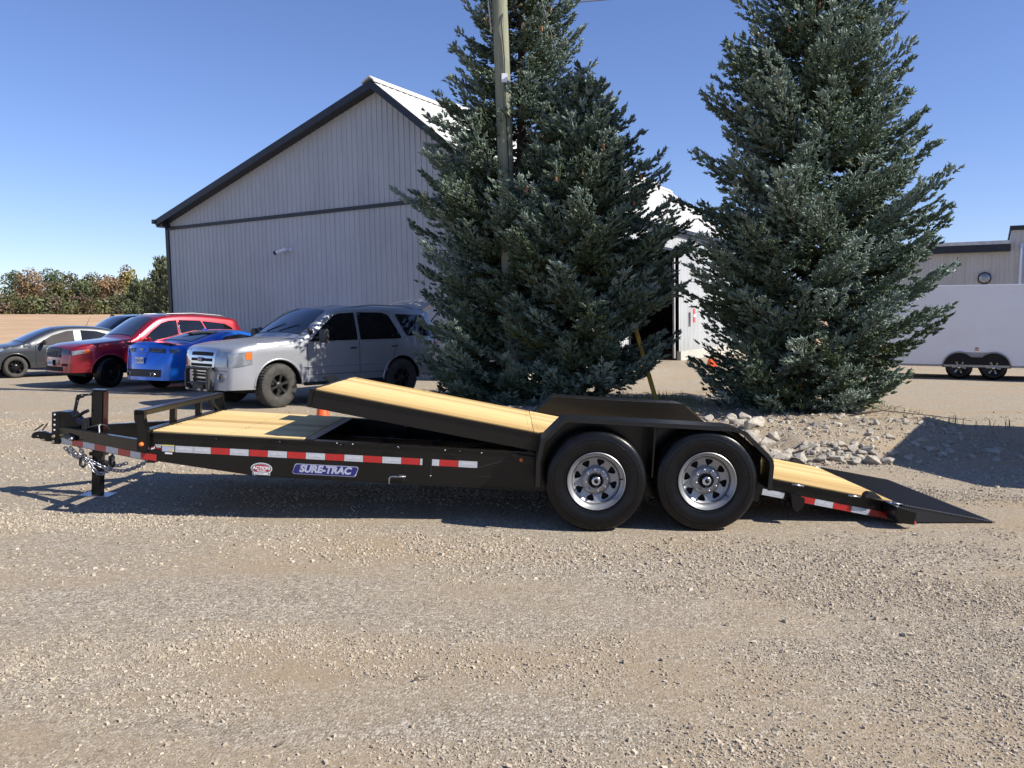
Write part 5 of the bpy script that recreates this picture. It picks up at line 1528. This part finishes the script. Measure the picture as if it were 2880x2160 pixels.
# ---- silver full-size suv
def silver_suv():
    phi = R_(47.0)
    r = place('silver_suv', 'silver full-size SUV with a black push bar and its tailgate raised', 'suv', -4.46, 15.75, phi, .98, -.98)
    zc = .42
    O = [(0, .37), (.008, .50), (.015, .70), (.03, .92), (.06, 1.06), (.14, 1.155), (.42, 1.225), (.95, 1.275), (1.40, 1.315), (1.55, 1.36), (1.90, 1.63), (2.22, 1.845), (2.42, 1.905), (2.9, 1.945), (3.7, 1.955), (4.5, 1.93), (4.80, 1.89), (4.93, 1.80), (5.05, 1.40), (5.13, 1.15), (5.17, .85), (5.20, .55)]
    belt = lambda x: 1.245 + .012 * (x - 1.5)
    C = Car(O, 2.0, lambda x: .38 if x < .6 else (.50 if x > 4.5 else .46), belt, .26, [(.98, zc, .50), (4.00, zc, .50)], fr=.07, nose=.13, tail=.10, nosex=.55, bulge=.07)
    b = C.shell(M['paint_silver'], r)
    for sg in (-1, 1):
        C.side_patch([(1.68, 1.27), (2.02, 1.56), (2.30, 1.76), (2.45, 1.815), (2.83, 1.835)], [(1.68, 1.262), (2.83, 1.275)], M['glass_dark'], r, 'side_window', sg)
        C.side_patch([(2.90, 1.84), (3.55, 1.84), (3.72, 1.79), (3.98, 1.33)], [(2.90, 1.275), (3.98, 1.29)], M['glass_dark'], r, 'side_window', sg)
        C.side_patch([(3.92, 1.81), (4.62, 1.80), (4.72, 1.74), (4.86, 1.34)], [(3.92, 1.79), (4.16, 1.34), (4.86, 1.33)], M['glass_dark'], r, 'side_window', sg)
        doors(C, r, M['paint_silver'], [(1.62, 2.865, 1.62, 2.865, .60), (2.875, 3.93, 2.875, 3.60, .60)], sg, M['chrome'], hz=.15)
        C.side_line([(1.52, .76), (3.46, .78)], M['paint_silver'], r, 'side_moulding', sg, r=.016, off=.0)
        for xc in (.98, 4.0):
            pts = [(xc + .515 * math.cos(PI * k / 18), zc + .515 * math.sin(PI * k / 18)) for k in range(19)]
            C.side_line(pts, M['paint_silver'], r, 'arch_lip', sg, r=.022, off=-.004)
        MB().tube([C.P(x, C.zt(x), sg, -.02)[:2] + (C.zt(x) + (.045 if 2.6 < x < 4.6 else .0),) for x in (2.45, 2.6, 3.4, 4.3, 4.6, 4.72)], .017, 6).build('roof_rail', M['paint_silver'], r, smooth=True)
        mr = mirror_part(C, r, 1.80, 1.32, sg, M['black_plastic'], (.10, .25, .27), .20)
        # head lamps wrap the corner
        C.top_patch(C.s_z(.80), C.s_z(1.075), sg * .60, sg * 1.0, M['lamp_clear'], r, 'headlight', .012, 6, 8)
        C.side_patch([(.03, 1.06), (.42, 1.095)], [(.03, .80), (.20, .815), (.42, .86)], M['lamp_clear'], r, 'headlight', sg, off=.012, nx=8)
        C.side_patch([(.30, 1.075), (.41, 1.08)], [(.30, .94), (.41, .95)], M['amber'], r, 'turn_signal', sg, off=.02, nx=4)
        C.side_patch([(4.95, 1.33), (5.12, 1.33)], [(4.95, .98), (5.12, .98)], M['lamp_red'], r, 'tail_lamp', sg, off=.012, nx=4)
        # fog lamp
        p = C.top(C.s_z(.60), sg * .80, .01); MB().lathe([(.085, -.004), (.08, .012), (.05, .012), (.0, .016)], 20, 'x', (p[0] - .015, p[1], p[2])).build('fog_lamp', M['chrome'], r, smooth=True)
        box_part('running_board', M['black_plastic'], r, (2.5, sg * .98, .42), 1.9, .14, .05, .015)
        m = MB(); m.lathe([(.02, 0), (.055, -.02), (.075, -.07), (.075, -.085), (0, -.09)], 18, 'x', (0, 0, 0)); q = m.build('spot_lamp', M['black_plastic'], r, smooth=True); q.location = (1.78, sg * .93, 1.47); q.rotation_euler = (0, -.2, sg * .2)
    # bumper split line, grille, bars
    C.top_patch(C.s_z(.74), C.s_z(1.10), -.58, .58, M['chrome'], r, 'grille_surround', .016, 6, 12, taper=(-.62, .62))
    for i in range(3):
        z0 = .80 + i * .095; C.top_patch(C.s_z(z0), C.s_z(z0 + .052), -.50, .50, M['very_dark'], r, 'grille_opening', .022, 2, 12)
    e = MB(); e.add([C.top(C.s_z(.925), 0, .03)], []); pc = C.top(C.s_z(.923), 0, .032)
    def oval(a, b, x): return [(x, a * math.cos(2 * PI * k / 24), b * math.sin(2 * PI * k / 24)) for k in range(24)]
    for a, b, dx, mt in ((.115, .048, 0, 'chrome'), (.104, .039, -.006, 'plate_blue')):
        m = MB(); P_ = oval(a, b, -dx * 0); m.prism_x([(p[1], p[2]) for p in P_], dx - .004, dx); m.build('emblem', M[mt], r, loc=pc)
    text_obj('Ford', .062, M['chrome'], r, Matrix.Translation((pc[0] - .012, pc[1], pc[2] - .002)) @ Matrix.Rotation(-PI / 2, 4, 'Z') @ RX, bold=.001, shear=.3)
    for z0, z1, f in ((.52, .575, .42), (.605, .65, .44), (.665, .70, .44)): C.top_patch(C.s_z(z0), C.s_z(z1), -f, f, M['very_dark'], r, 'bumper_grille', .012, 2, 12)
    C.top_patch(C.s_z(.50), C.s_z(.722), -.47, .47, M['chrome'], r, 'bumper_grille_frame', .006, 3, 12)
    C.top_patch(C.s_z(.728), C.s_z(.737), -1, 1, M['very_dark'], r, 'bumper_seam', .003, 1, 14)
    # push bar
    for sg in (-1, 1):
        MB().prism_y([(-.09, .80), (-.15, .80), (-.20, .70), (-.205, .40), (-.14, .33), (-.04, .36), (-.04, .42), (-.11, .45), (-.13, .66)], sg * .42 - .04, sg * .42 + .04).build('push_bar_upright', M['black_plastic'], r, bevel=.012)
    for z, rr_ in ((.775, .022), (.49, .024), (.36, .022)): MB().tube([(-.17, -.42, z), (-.17, .42, z)], rr_, 10).build('push_bar_tube', M['black_plastic'], r, smooth=True)
    box_part('push_bar_plate', M['black_plastic'], r, (-.14, 0, .42), .04, .42, .17, .01)
    for y in (-.36, -.12, .36): box_part('push_bar_lamp', M['lamp_clear'], r, (-.19, y, .375), .03, .13, .035, .006)
    # glass
    C.top_patch(C.s_x(1.585), C.s_x(2.24), -.95, .95, M['glass_screen'], r, 'windscreen', .012, 8, 14, taper=(-.90, .90))
    MB().tube([C.top(C.s_x(1.60), -.1, .02), C.top(C.s_x(1.78), -.62, .03)], .008, 5).build('wiper', M['black_plastic'], r)
    MB().tube([C.top(C.s_x(1.60), .45, .02), C.top(C.s_x(1.78), -.05, .03)], .008, 5).build('wiper', M['black_plastic'], r)
    for f in (-.62, .62): C.top_patch(C.s_x(.16), C.s_x(1.42), f - .012, f + .012, M['paint_silver'], r, 'bonnet_crease', .014, 8, 1)
    # rear opening and lifted tailgate
    C.top_patch(C.s_z(1.80, True), C.s_z(1.05, True), -.86, .86, M['interior_dark'], r, 'tailgate_opening', .01, 6, 8)
    tg = empty('tailgate', (4.78, 0, 1.93), (0, R_(-9), 0), parent=r)
    m = MB(); vs = []
    for i in range(9):
        x = i / 8 * 1.18; zz = .10 * math.sin(i / 8 * PI) + (-.03 if i > 6 else 0)
        for j in range(9):
            y = (-1 + j / 4) * (.78 - .05 * (i / 8)); vs.append((x, y, zz + .05 * (1 - (j / 4 - 1) ** 2)))
    top_n = len(vs); vs += [(x, y * .97, z - .075) for x, y, z in vs]
    fs = [(i * 9 + j, (i + 1) * 9 + j, (i + 1) * 9 + j + 1, i * 9 + j + 1) for i in range(8) for j in range(8)]
    fs += [tuple(top_n + q for q in f[::-1]) for f in fs]
    ring = [j for j in range(9)] + [(i * 9 + 8) for i in range(1, 9)] + [8 * 9 + j for j in range(7, -1, -1)] + [i * 9 for i in range(7, 0, -1)]
    fs += [(ring[k], ring[(k + 1) % len(ring)], top_n + ring[(k + 1) % len(ring)], top_n + ring[k]) for k in range(len(ring))]
    m.add(vs, fs).build('tailgate_panel', M['paint_silver'], tg, auto=.7)
    for sg in (-1, 1): MB().tube([(4.95, sg * .74, 1.55), (5.45, sg * .72, 2.0)], .014, 6).build('gas_strut', M['black_plastic'], r, smooth=True)
    for x, y, fl in ((.98, -.86, 0), (4.0, -.86, 0), (.98, .86, 1), (4.0, .86, 1)):
        car_wheel(.425, .29, .225, 6, M['rim_dark'] if False else simple('rim_bronze', (.045, .042, .04), .45, .5, .2, 9), M['rubber_dusty'], r, (x, y, .425), fl, steer=(R_(8) if x < 2 else 0), style='wide', rough=True)
silver_suv()

# ---- red mid-size suv
def red_suv():
    r = place('red_suv', 'dark red SUV with black slotted grille, between charcoal hatchback and blue coupe', 'suv', -10.05, 20.6, R_(49), .90, -.94)
    zc = .385
    O = [(0, 0.4), (0.01, 0.55), (0.02, 0.72), (0.05, 0.92), (0.12, 1.019), (0.35, 1.092), (0.85, 1.149), (1.32, 1.197), (1.5, 1.244), (1.85, 1.505), (2.15, 1.714), (2.4, 1.797), (2.9, 1.839), (3.6, 1.824), (4.2, 1.766), (4.42, 1.729), (4.52, 1.651), (4.72, 1.254), (4.78, 1.097), (4.81, 0.8), (4.82, 0.5)]
    belt = lambda x: 1.12 + .035 * (x - 1.5)
    C = Car(O, 1.94, lambda x: .40 if x < .5 else .38, belt, .30, [(.90, zc, .44), (3.81, zc, .44)], fr=.08, nose=.17, nosex=.7, tail=.14, bulge=.09)
    C.shell(M['paint_red'], r)
    for sg in (-1, 1):
        C.side_patch([(1.72, 1.154), (2.02, 1.414), (2.30, 1.612), (2.50, 1.674), (2.72, 1.690)], [(1.72, 1.144), (2.72, 1.180)], M['glass_dark'], r, 'side_window', sg)
        C.side_patch([(2.79, 1.695), (3.40, 1.680), (3.60, 1.206)], [(2.79, 1.186), (3.60, 1.201)], M['glass_dark'], r, 'side_window', sg)
        C.side_patch([(3.47, 1.664), (4.10, 1.591), (4.30, 1.477), (4.38, 1.269)], [(3.47, 1.622), (3.66, 1.217), (4.38, 1.238)], M['glass_dark'], r, 'side_window', sg)
        for x, a, b in ((2.755, 1.12, 1.64), (2.775, 1.12, 1.64)): C.side_line([(x, a), (x, b)], M['chrome'], r, 'pillar_trim', sg, r=.006, off=.016)
        doors(C, r, M['paint_red'], [(1.60, 2.74, 1.60, 2.74, .50), (2.76, 3.72, 2.76, 3.40, .50)], sg, M['paint_red'])
        C.side_patch([(1.38, .50), (3.32, .50)], [(1.38, .385), (3.32, .385)], M['black_plastic'], r, 'sill_cladding', sg, off=.012)
        for xc in (.90, 3.81): C.side_line([(xc + .455 * math.cos(PI * k / 18), zc + .455 * math.sin(PI * k / 18)) for k in range(19)], M['paint_red'], r, 'arch_lip', sg, r=.022, off=-.006)
        mirror_part(C, r, 1.80, 1.13, sg, M['paint_red'], (.13, .22, .15), .08)
        C.top_patch(C.s_z(.835), C.s_z(.955), sg * .60, sg * 1.0, M['lamp_smoke'], r, 'headlight', .012, 5, 8)
        C.side_patch([(.06, .935), (.36, .97)], [(.06, .83), (.36, .885)], M['lamp_clear'], r, 'headlight', sg, off=.012, nx=6)
        C.side_patch([(.30, .965), (.42, .985)], [(.30, .86), (.42, .915)], M['amber'], r, 'turn_signal', sg, off=.014, nx=4)
        MB().tube([C.P(x, C.zt(x), sg, -.03)[:2] + (C.zt(x) + (.04 if 2.55 < x < 4.1 else 0),) for x in (2.4, 2.56, 3.3, 4.08, 4.22)], .016, 6).build('roof_rail', M['rim_silver'], r, smooth=True)
        C.top_patch(C.s_z(.56), C.s_z(.62), sg * .70, sg * .92, M['very_dark'], r, 'air_vent', .012, 2, 4)
    # slotted grille: seven upright slots each with mesh
    C.top_patch(C.s_z(.76), C.s_z(.965), -.60, .60, M['black_plastic'], r, 'grille_surround', .012, 6, 14, taper=(-.56, .56))
    for i in range(7):
        f = -.50 + i * .1667
        g_ = C.top_patch(C.s_z(.785), C.s_z(.940), f - .062, f + .062, M['very_dark'], r, 'grille_slot', .018, 3, 3)
        m = MB()
        for q in range(6):
            z = .795 + q * .025; a = C.top(C.s_z(z), f - .052, .022); b = C.top(C.s_z(z + .012), f + .052, .022); m.tube([a, b], .0045, 4)
            a = C.top(C.s_z(z + .012), f - .052, .022); b = C.top(C.s_z(z), f + .052, .022); m.tube([a, b], .0045, 4)
        m.build('grille_mesh', M['rim_silver'], g_)
    C.top_patch(C.s_z(.43), C.s_z(.54), -.72, .72, M['very_dark'], r, 'lower_intake', .012, 3, 12)
    C.top_patch(C.s_z(.60), C.s_z(.70), -.52, .52, M['glass_dark'], r, 'bumper_panel', .010, 3, 12)
    a = C.top(C.s_z(.64), -.02, .03); plate_part(r, Matrix.Translation((a[0] - .01, a[1], .64)) @ Matrix.Rotation(-PI / 2, 4, 'Z'), 'CDWA 027')
    C.top_patch(C.s_x(1.53), C.s_x(2.17), -.95, .95, M['glass_screen'], r, 'windscreen', .012, 8, 14, taper=(-.90, .90))
    C.top_patch(C.s_x(2.35), C.s_x(3.5), -.78, .78, M['glass_dark'], r, 'sunroof', .006, 6, 8)
    C.top_patch(C.s_z(1.56, True), C.s_z(1.2, True), -.86, .86, M['glass_dark'], r, 'rear_window', .012, 5, 8)
    box_part('rear_spoiler', M['black_plastic'], r, (4.50, 0, 1.665), .20, 1.25, .03, .01)
    q = C.top(C.s_x(3.9), 0, .0); MB().lathe([(.05, 0), (.05, .03), (.03, .06), (0, .065)], 12, 'z', q).build('roof_antenna', M['paint_red'], r, smooth=True)
    for x, y, fl in ((.90, -.84, 0), (3.81, -.84, 0), (.90, .84, 1), (3.81, .84, 1)):
        car_wheel(.385, .265, .255, 5, M['rim_dark'], M['rubber'], r, (x, y, .385), fl, steer=R_(20) if x < 2 else 0, style='split')
red_suv()

# ---- blue coupe, tail towards the camera
def blue_coupe():
    phi = R_(60)
    r = empty('blue_coupe', label='metallic blue sports coupe seen from behind between the red and silver SUVs', cat='car')
    # nose points away: local -x along (+cos, +sin)
    ang = phi + PI
    rot = Matrix.Rotation(ang, 4, 'Z')
    O = [(0, .40), (.02, .55), (.06, .68), (.25, .78), (.8, .93), (1.35, 1.02), (1.55, 1.06), (1.95, 1.27), (2.3, 1.39), (2.65, 1.42), (3.1, 1.385), (3.6, 1.27), (4.05, 1.145), (4.35, 1.105), (4.62, 1.12), (4.66, 1.10), (4.70, .97), (4.76, .72), (4.785, .52), (4.79, .36)]
    O[-1] = (4.80, .29)
    belt = lambda x: 1.0 + .03 * (x - 2)
    C = Car(O, 1.90, lambda x: .25 if x < 4.3 else .29, belt, .55, [(.95, .36, .40), (3.76, .36, .41)], fr=.10, nose=.25, tail=.24, nosex=.8, tailx=.75, bulge=.10)
    off = rot @ Vector((4.75, .95, 0))
    tx, ty = -7.74, 18.8
    r.location = (tx - off.x, ty - off.y, .0); r.rotation_euler = (0, 0, ang)
    C.shell(M['paint_blue'], r)
    for sg in (-1, 1):
        C.side_patch([(1.75, 1.06), (2.15, 1.26), (2.6, 1.335), (3.1, 1.29), (3.45, 1.12)], [(1.75, 1.03), (3.45, 1.08)], M['glass_dark'], r, 'side_window', sg)
        doors(C, r, M['paint_blue'], [(1.65, 3.05, 1.65, 3.05, .34)], sg, M['paint_blue'])
        for xc in (.95, 3.76): C.side_line([(xc + .42 * math.cos(PI * k / 18), .36 + .42 * math.sin(PI * k / 18)) for k in range(19)], M['paint_blue'], r, 'arch_lip', sg, r=.02, off=-.004)
        tl_ = C.top_patch(C.s_z(1.015, True), C.s_z(0.915, True), sg * .36, sg * .99, M['lamp_smoke'], r, 'tail_lamp', .012, 4, 8)
        for f0 in (.44, .66):
            m = MB(); P_ = [(C.s_z(0.992, True), f0), (C.s_z(0.992, True), f0 + .15), (C.s_z(0.965, True), f0 + .19), (C.s_z(0.938, True), f0 + .15), (C.s_z(0.938, True), f0)]
            pts = [C.top(a, sg * b, .02) for a, b in P_]; m.tube(pts + [pts[0]], .006, 5); m.build('lamp_ring', M['rim_silver'], tl_, smooth=True)
        C.side_patch([(4.50, 1.01), (4.68, 1.01)], [(4.50, .93), (4.68, .92)], M['lamp_smoke'], r, 'tail_lamp', sg, off=.012, nx=4)
        a = C.top(C.s_z(0.440, True), sg * .62, .0)
        for q in (-.055, .055): MB().lathe([(.045, .02), (.05, .02), (.05, -.06), (.044, -.06)], 16, 'x', (a[0] + .01, a[1] + q, .43)).build('exhaust_tip', M['chrome'], r, smooth=True)
        mirror_part(C, r, 1.85, 1.07, sg, M['paint_blue'], (.12, .2, .12), .07)
    C.top_patch(C.s_z(0.520, True), C.s_z(0.370, True), -.97, .97, M['black_plastic'], r, 'rear_diffuser', .012, 4, 12)
    C.top_patch(C.s_z(0.535, True), C.s_z(0.520, True), -.97, .97, M['very_dark'], r, 'diffuser_edge', .02, 1, 12)
    C.top_patch(C.s_z(0.885, True), C.s_z(0.870, True), -.30, .30, M['rim_silver'], r, 'plate_garnish', .016, 1, 6)
    C.top_patch(C.s_z(0.860, True), C.s_z(0.650, True), -.28, .28, M['paint_blue'], r, 'plate_recess', .006, 3, 6)
    a = C.top(C.s_z(0.770, True), 0, .03); plate_part(r, Matrix.Translation((a[0] + .01, 0, .755)) @ Matrix.Rotation(PI / 2, 4, 'Z'), 'CDNZ-987')
    a = C.top(C.s_z(0.965, True), 0, .02)
    m = MB(); m.prism_x([(-.075, -.018), (-.035, -.018), (-.035, -.03), (.03, -.03), (.03, -.018), (.065, -.018), (.075, .018), (.035, .018), (.035, .03), (-.03, .03), (-.03, .018), (-.065, .018)], .0, .006); m.build('emblem', M['rim_silver'], r, loc=a)
    C.top_patch(C.s_z(1.025, True), C.s_z(0.905, True), -.34, .34, M['paint_blue'], r, 'tail_panel', .008, 3, 8)
    MB().prism_y([(4.42, 1.09), (4.70, 1.16), (4.72, 1.15), (4.66, 1.09)], -.78, .78).build('rear_spoiler', M['black_plastic'], r, bevel=.006)
    C.top_patch(C.s_x(3.12), C.s_x(3.98), -.90, .90, M['glass_screen'], r, 'rear_window', .010, 8, 12, taper=(-.84, .84))
    C.top_patch(C.s_x(1.60), C.s_x(2.22), -.95, .95, M['glass_screen'], r, 'windscreen', .010, 8, 12, taper=(-.9, .9))
    q = C.top(C.s_x(3.02), 0, .0); MB().prism_y([(q[0] - .1, q[2]), (q[0] + .06, q[2] + .055), (q[0] + .09, q[2])], -.02, .02).build('roof_antenna', M['paint_blue'], r, bevel=.008)
    for x, y, fl in ((.95, -.83, 0), (3.76, -.83, 0), (.95, .83, 1), (3.76, .83, 1)):
        car_wheel(.355, .26, .245, 5, M['rim_dark'], M['rubber'], r, (x, y, .355), fl, style='split')
blue_coupe()

# ---- charcoal hatchback
def hatch():
    r = place('grey_hatchback', 'dusty charcoal hatchback with black wheels and a roof aerial, leftmost car in the row', 'car', -14.45, 24.0, R_(44), .85, -.88)
    zc = .32
    O = [(0, .36), (.02, .55), (.08, .68), (.25, .80), (.7, .93), (1.05, 1.0), (1.45, 1.20), (1.9, 1.39), (2.25, 1.465), (2.7, 1.485), (3.2, 1.455), (3.7, 1.36), (4.0, 1.26), (4.2, 1.10), (4.30, .95), (4.34, .7), (4.36, .42)]
    belt = lambda x: .93 + .055 * (x - 1.2)
    C = Car(O, 1.82, lambda x: .28, belt, .42, [(.85, zc, .375), (3.5, zc, .375)], fr=.07, nose=.22, nosex=.8, tail=.14, bulge=.10)
    C.shell(M['paint_charcoal'], r)
    for sg in (-1, 1):
        C.side_patch([(1.42, .98), (1.85, 1.23), (2.25, 1.355), (2.45, 1.375)], [(1.42, .955), (2.45, 1.0)], simple('glass_brown', (.06, .05, .04), .06, 0, .3, 1, coat=.5), r, 'side_window', sg)
        C.side_patch([(2.66, 1.38), (3.1, 1.35), (3.55, 1.22), (3.68, 1.10)], [(2.66, 1.02), (3.68, 1.08)], M['glass_dark'], r, 'side_window', sg)
        doors(C, r, M['paint_charcoal'], [(1.38, 2.55, 1.38, 2.55, .36), (2.57, 3.45, 2.57, 3.2, .36)], sg, M['paint_charcoal'])
        for xc in (.85, 3.5): C.side_line([(xc + .39 * math.cos(PI * k / 18), zc + .39 * math.sin(PI * k / 18)) for k in range(19)], M['paint_charcoal'], r, 'arch_lip', sg, r=.02, off=-.004)
        mirror_part(C, r, 1.58, .99, sg, M['black_plastic'], (.10, .2, .13), .07)
        C.side_patch([(.12, .80), (.55, .88)], [(.12, .68), (.55, .80)], M['lamp_clear'], r, 'headlight', sg, off=.010, nx=6)
    C.top_patch(C.s_x(1.10), C.s_x(1.98), -.95, .95, M['glass_screen'], r, 'windscreen', .010, 8, 12, taper=(-.9, .9))
    C.top_patch(C.s_z(.42), C.s_z(.62), -.6, .6, M['very_dark'], r, 'grille', .010, 3, 8)
    C.top_patch(C.s_x(3.62), C.s_x(4.1), -.85, .85, M['glass_dark'], r, 'rear_window', .010, 5, 8)
    q = C.top(C.s_x(3.05), 0, 0); MB().tube([q, (q[0] - .20 + .35, 0, q[2] + .32)], [.008, .003], 5).build('aerial', M['wire'], r)
    for x, y, fl in ((.85, -.79, 0), (3.5, -.79, 0), (.85, .79, 1), (3.5, .79, 1)):
        car_wheel(.32, .215, .215, 6, M['rim_dark'], M['rubber_dusty'], r, (x, y, .32), fl, style='split')
hatch()

# ---- black suv mostly hidden behind the red one
def black_suv():
    r = place('black_suv', 'black SUV mostly hidden behind the red SUV and the charcoal hatchback', 'suv', -14.5, 28.3, R_(46), .95, -.98)
    O = [(0, .45), (.02, .8), (.06, 1.0), (.3, 1.12), (1.2, 1.2), (1.5, 1.26), (1.9, 1.55), (2.2, 1.75), (2.5, 1.84), (3.2, 1.87), (4.4, 1.85), (4.8, 1.78), (5.0, 1.4), (5.1, 1.0), (5.12, .5)]
    C = Car(O, 1.98, lambda x: .42, lambda x: 1.2, .22, [(.95, .39, .44), (3.95, .39, .44)], fr=.06, bulge=.06)
    C.shell(M['paint_black'], r)
    for sg in (-1, 1):
        C.side_patch([(1.72, 1.26), (2.05, 1.52), (2.3, 1.72), (2.7, 1.755)], [(1.72, 1.25), (2.7, 1.25)], M['glass_screen'], r, 'side_window', sg)
        C.side_patch([(2.80, 1.76), (3.6, 1.76), (3.8, 1.28)], [(2.80, 1.25), (3.8, 1.25)], M['glass_dark'], r, 'side_window', sg)
        C.side_patch([(3.75, 1.74), (4.5, 1.72), (4.7, 1.3)], [(3.75, 1.6), (3.95, 1.27), (4.7, 1.27)], M['glass_dark'], r, 'side_window', sg)
        doors(C, r, M['paint_black'], [(1.6, 2.74, 1.6, 2.74, .55), (2.76, 3.8, 2.76, 3.45, .55)], sg, M['black_plastic'])
        mirror_part(C, r, 1.8, 1.24, sg, M['black_plastic'], (.12, .2, .17), .1)
    C.top_patch(C.s_x(1.55), C.s_x(2.22), -.95, .95, M['glass_screen'], r, 'windscreen', .012, 8, 12, taper=(-.9, .9))
    for x, y, fl in ((.95, -.86, 0), (3.95, -.86, 0), (.95, .86, 1), (3.95, .86, 1)):
        car_wheel(.39, .27, .24, 6, M['rim_silver'], M['rubber'], r, (x, y, .39), fl, style='five')
black_suv()

# ------------------------------------------------------------ cargo trailers
def cargo(name, lab, loc, ang, x0, x1, zt, zb, side_depth, wheels_x, nose=0.0, zw=.345, spoke=True):
    r = empty(name, loc, (0, 0, ang), label=lab, cat='cargo trailer')
    D = side_depth
    foot = [(x0, 0), (x1, 0)] + ([(x1 + nose, D / 2)] if nose else []) + [(x1, D), (x0, D)]
    rr_ = .12
    MB().prism_z(foot, zb, zt - .03).build('body', M['white_panel'], r, bevel=.01)
    MB().prism_z([(a + (-.01 if a == x0 else .01), b + (-.012 if b == 0 else .012 if b == D else 0)) for a, b in foot], zt - .07, zt + .02).build('roof_trim', M['white_panel'], r, bevel=.02)
    MB().prism_z([(a, b + (-.006 if b == 0 else .006 if b == D else 0)) for a, b in foot], zb, zb + .06).build('bottom_rail', M['rim_silver'], r)
    for sd in (0, 1):
        y = 0 if sd == 0 else D; sg = -1 if sd == 0 else 1
        m = MB(); a = []; xs_ = np.linspace(wheels_x[0] - .47, wheels_x[-1] + .47, 49)
        def arch(x): return max([zw + math.sqrt(max(0, .42 ** 2 - (x - wx) ** 2)) if abs(x - wx) < .42 else zb for wx in wheels_x] + [zw + .30 if wheels_x[0] < x < wheels_x[-1] else zb])
        up = [(x, arch(x)) for x in np.linspace(wheels_x[0] - .42, wheels_x[-1] + .42, 60)]
        vs = [(x, y + sg * .004, z) for x, z in up] + [(x, y + sg * .004, zb - .02) for x, z in up]
        m.add(vs, [(i, i + 1, 60 + i + 1, 60 + i) for i in range(59)]); m.build('wheel_well', M['very_dark'], r)
        MB().tube([(x, y + sg * .02, z + .012) for x, z in up], .022, 6).build('fender_trim', M['rim_silver'], r, smooth=True)
        MB().prism_y([(wheels_x[0] + .15, zw + .43), (wheels_x[-1] - .15, zw + .43), (wheels_x[-1] - .27, zw + .33), (wheels_x[0] + .27, zw + .33)], y + sg * .006 - .003, y + sg * .006 + .003).build('fender_skirt', M['rim_silver'], r)
        box_part('side_marker', M['amber'], r, ((wheels_x[0] + wheels_x[-1]) / 2, y + sg * .008, zw + .50), .10, .014, .04, .003)
        box_part('side_sticker', M['decal_blue'], r, ((wheels_x[0] + wheels_x[-1]) / 2, y + sg * .004, zw + .555), .09, .004, .03, .001)
        for wx in wheels_x:
            wr = empty('wheel', (wx, y + (.10 if sd == 0 else -.10), zw), (0, .2, 0 if sd == 0 else PI), parent=r)
            MB().lathe([(0, -.06), (.18, -.085), (.2, -.10), (.25, -.105), (.30, -.10), (.335, -.07), (.345, -.03), (.345, .09), (.25, .1)], 36, 'y').build('tyre', M['rubber'], wr, auto=.8)
            for k in range(6):
                a_ = 2 * PI * k / 6 + .1
                for q in (-.1, .1):
                    MB().bar((.07 * math.cos(a_ + q), -.106, .07 * math.sin(a_ + q)), (.17 * math.cos(a_ + q * .9), -.112, .17 * math.sin(a_ + q * .9)), .007, .007).build('spoke_edge', M['chrome'], wr)
                MB().bar((.166 * math.cos(a_ - .16), -.112, .166 * math.sin(a_ - .16)), (.166 * math.cos(a_ + .16), -.112, .166 * math.sin(a_ + .16)), .008, .008).build('spoke_edge', M['chrome'], wr)
            MB().lathe([(.045, -.09), (.045, -.118), (.02, -.128), (0, -.128)], 16, 'y').build('hub_cap', M['chrome'], wr, smooth=True)
    return r
cargo('cargo_trailer', 'long white enclosed cargo trailer with black wheels in front of the grey shed', (12.75, 23.5, 0), -R_(28), -1.9, 5.6, 2.66, .36, 2.45, (0, .85))
E2 = Vector((7.1, 8.65)); A2 = Vector((9.36, 12.4)); dv2 = (E2 - A2); an = math.atan2(dv2.y, dv2.x)
cargo('cargo_trailer', 'white V-nose cargo trailer outside the right edge, casting the dark shadow there', (A2.x, A2.y, 0), an, 0, dv2.length, 2.5, .35, 2.2, (2.0,), nose=1.0)

# ---- orange cone behind the trailer
def cone(x, y, h, lab):
    r = empty('traffic_cone', (x, y, hgt(x, y)), label=lab, cat='traffic cone')
    MB().box(-.19, .19, -.19, .19, 0, .03).build('base', M['orange'], r, bevel=.015)
    MB().lathe([(.14, .03), (.13, .05), (.035, h), (.025, h), (0, h - .01)], 24, 'z').build('body', M['orange'], r, auto=.6)
cone(-2.77, 12.0, .62, 'orange traffic cone peeping out below the raised front of the tilted deck')

# fallen leaf, twigs and plant stems lying about
tag(MB().tube([(0, 0, 0), (.02, .01, .008), (.045, .008, .006), (.075, .015, .0)], [.004, .004, .0035, .002], 6).build('dry_stick', M['dead_twig'], loc=(-.45, 3.68, .016), smooth=True, rot=(0, 0, .2)), 'short bent dry stick lying on the gravel left of centre', 'stick')
tag(MB().tube([(0, 0, 0), (.03, .025, .006)], [.005, .003], 6).build('wood_chip', M['dead_twig'], loc=(-.92, 3.10, .010)), 'pale wood splinter on the gravel near the bottom edge', 'stick')
m = MB(); m.tube([(0, 0, 0), (.5, -.1, .10), (1.1, -.35, .05), (1.5, -.75, .02)], [.012, .010, .007, .003], 6); m.tube([(.5, -.1, .10), (.9, .1, .16)], .005, 5); m.tube([(.2, 0, .05), (.7, .25, .1)], .006, 5)
tag(m.build('fallen_branch', M['dead_twig'], loc=(5.2, 12.7, hgt(5.4, 12.6) + .03), smooth=True), 'dead branch lying at the right foot of the lone spruce', 'branch')
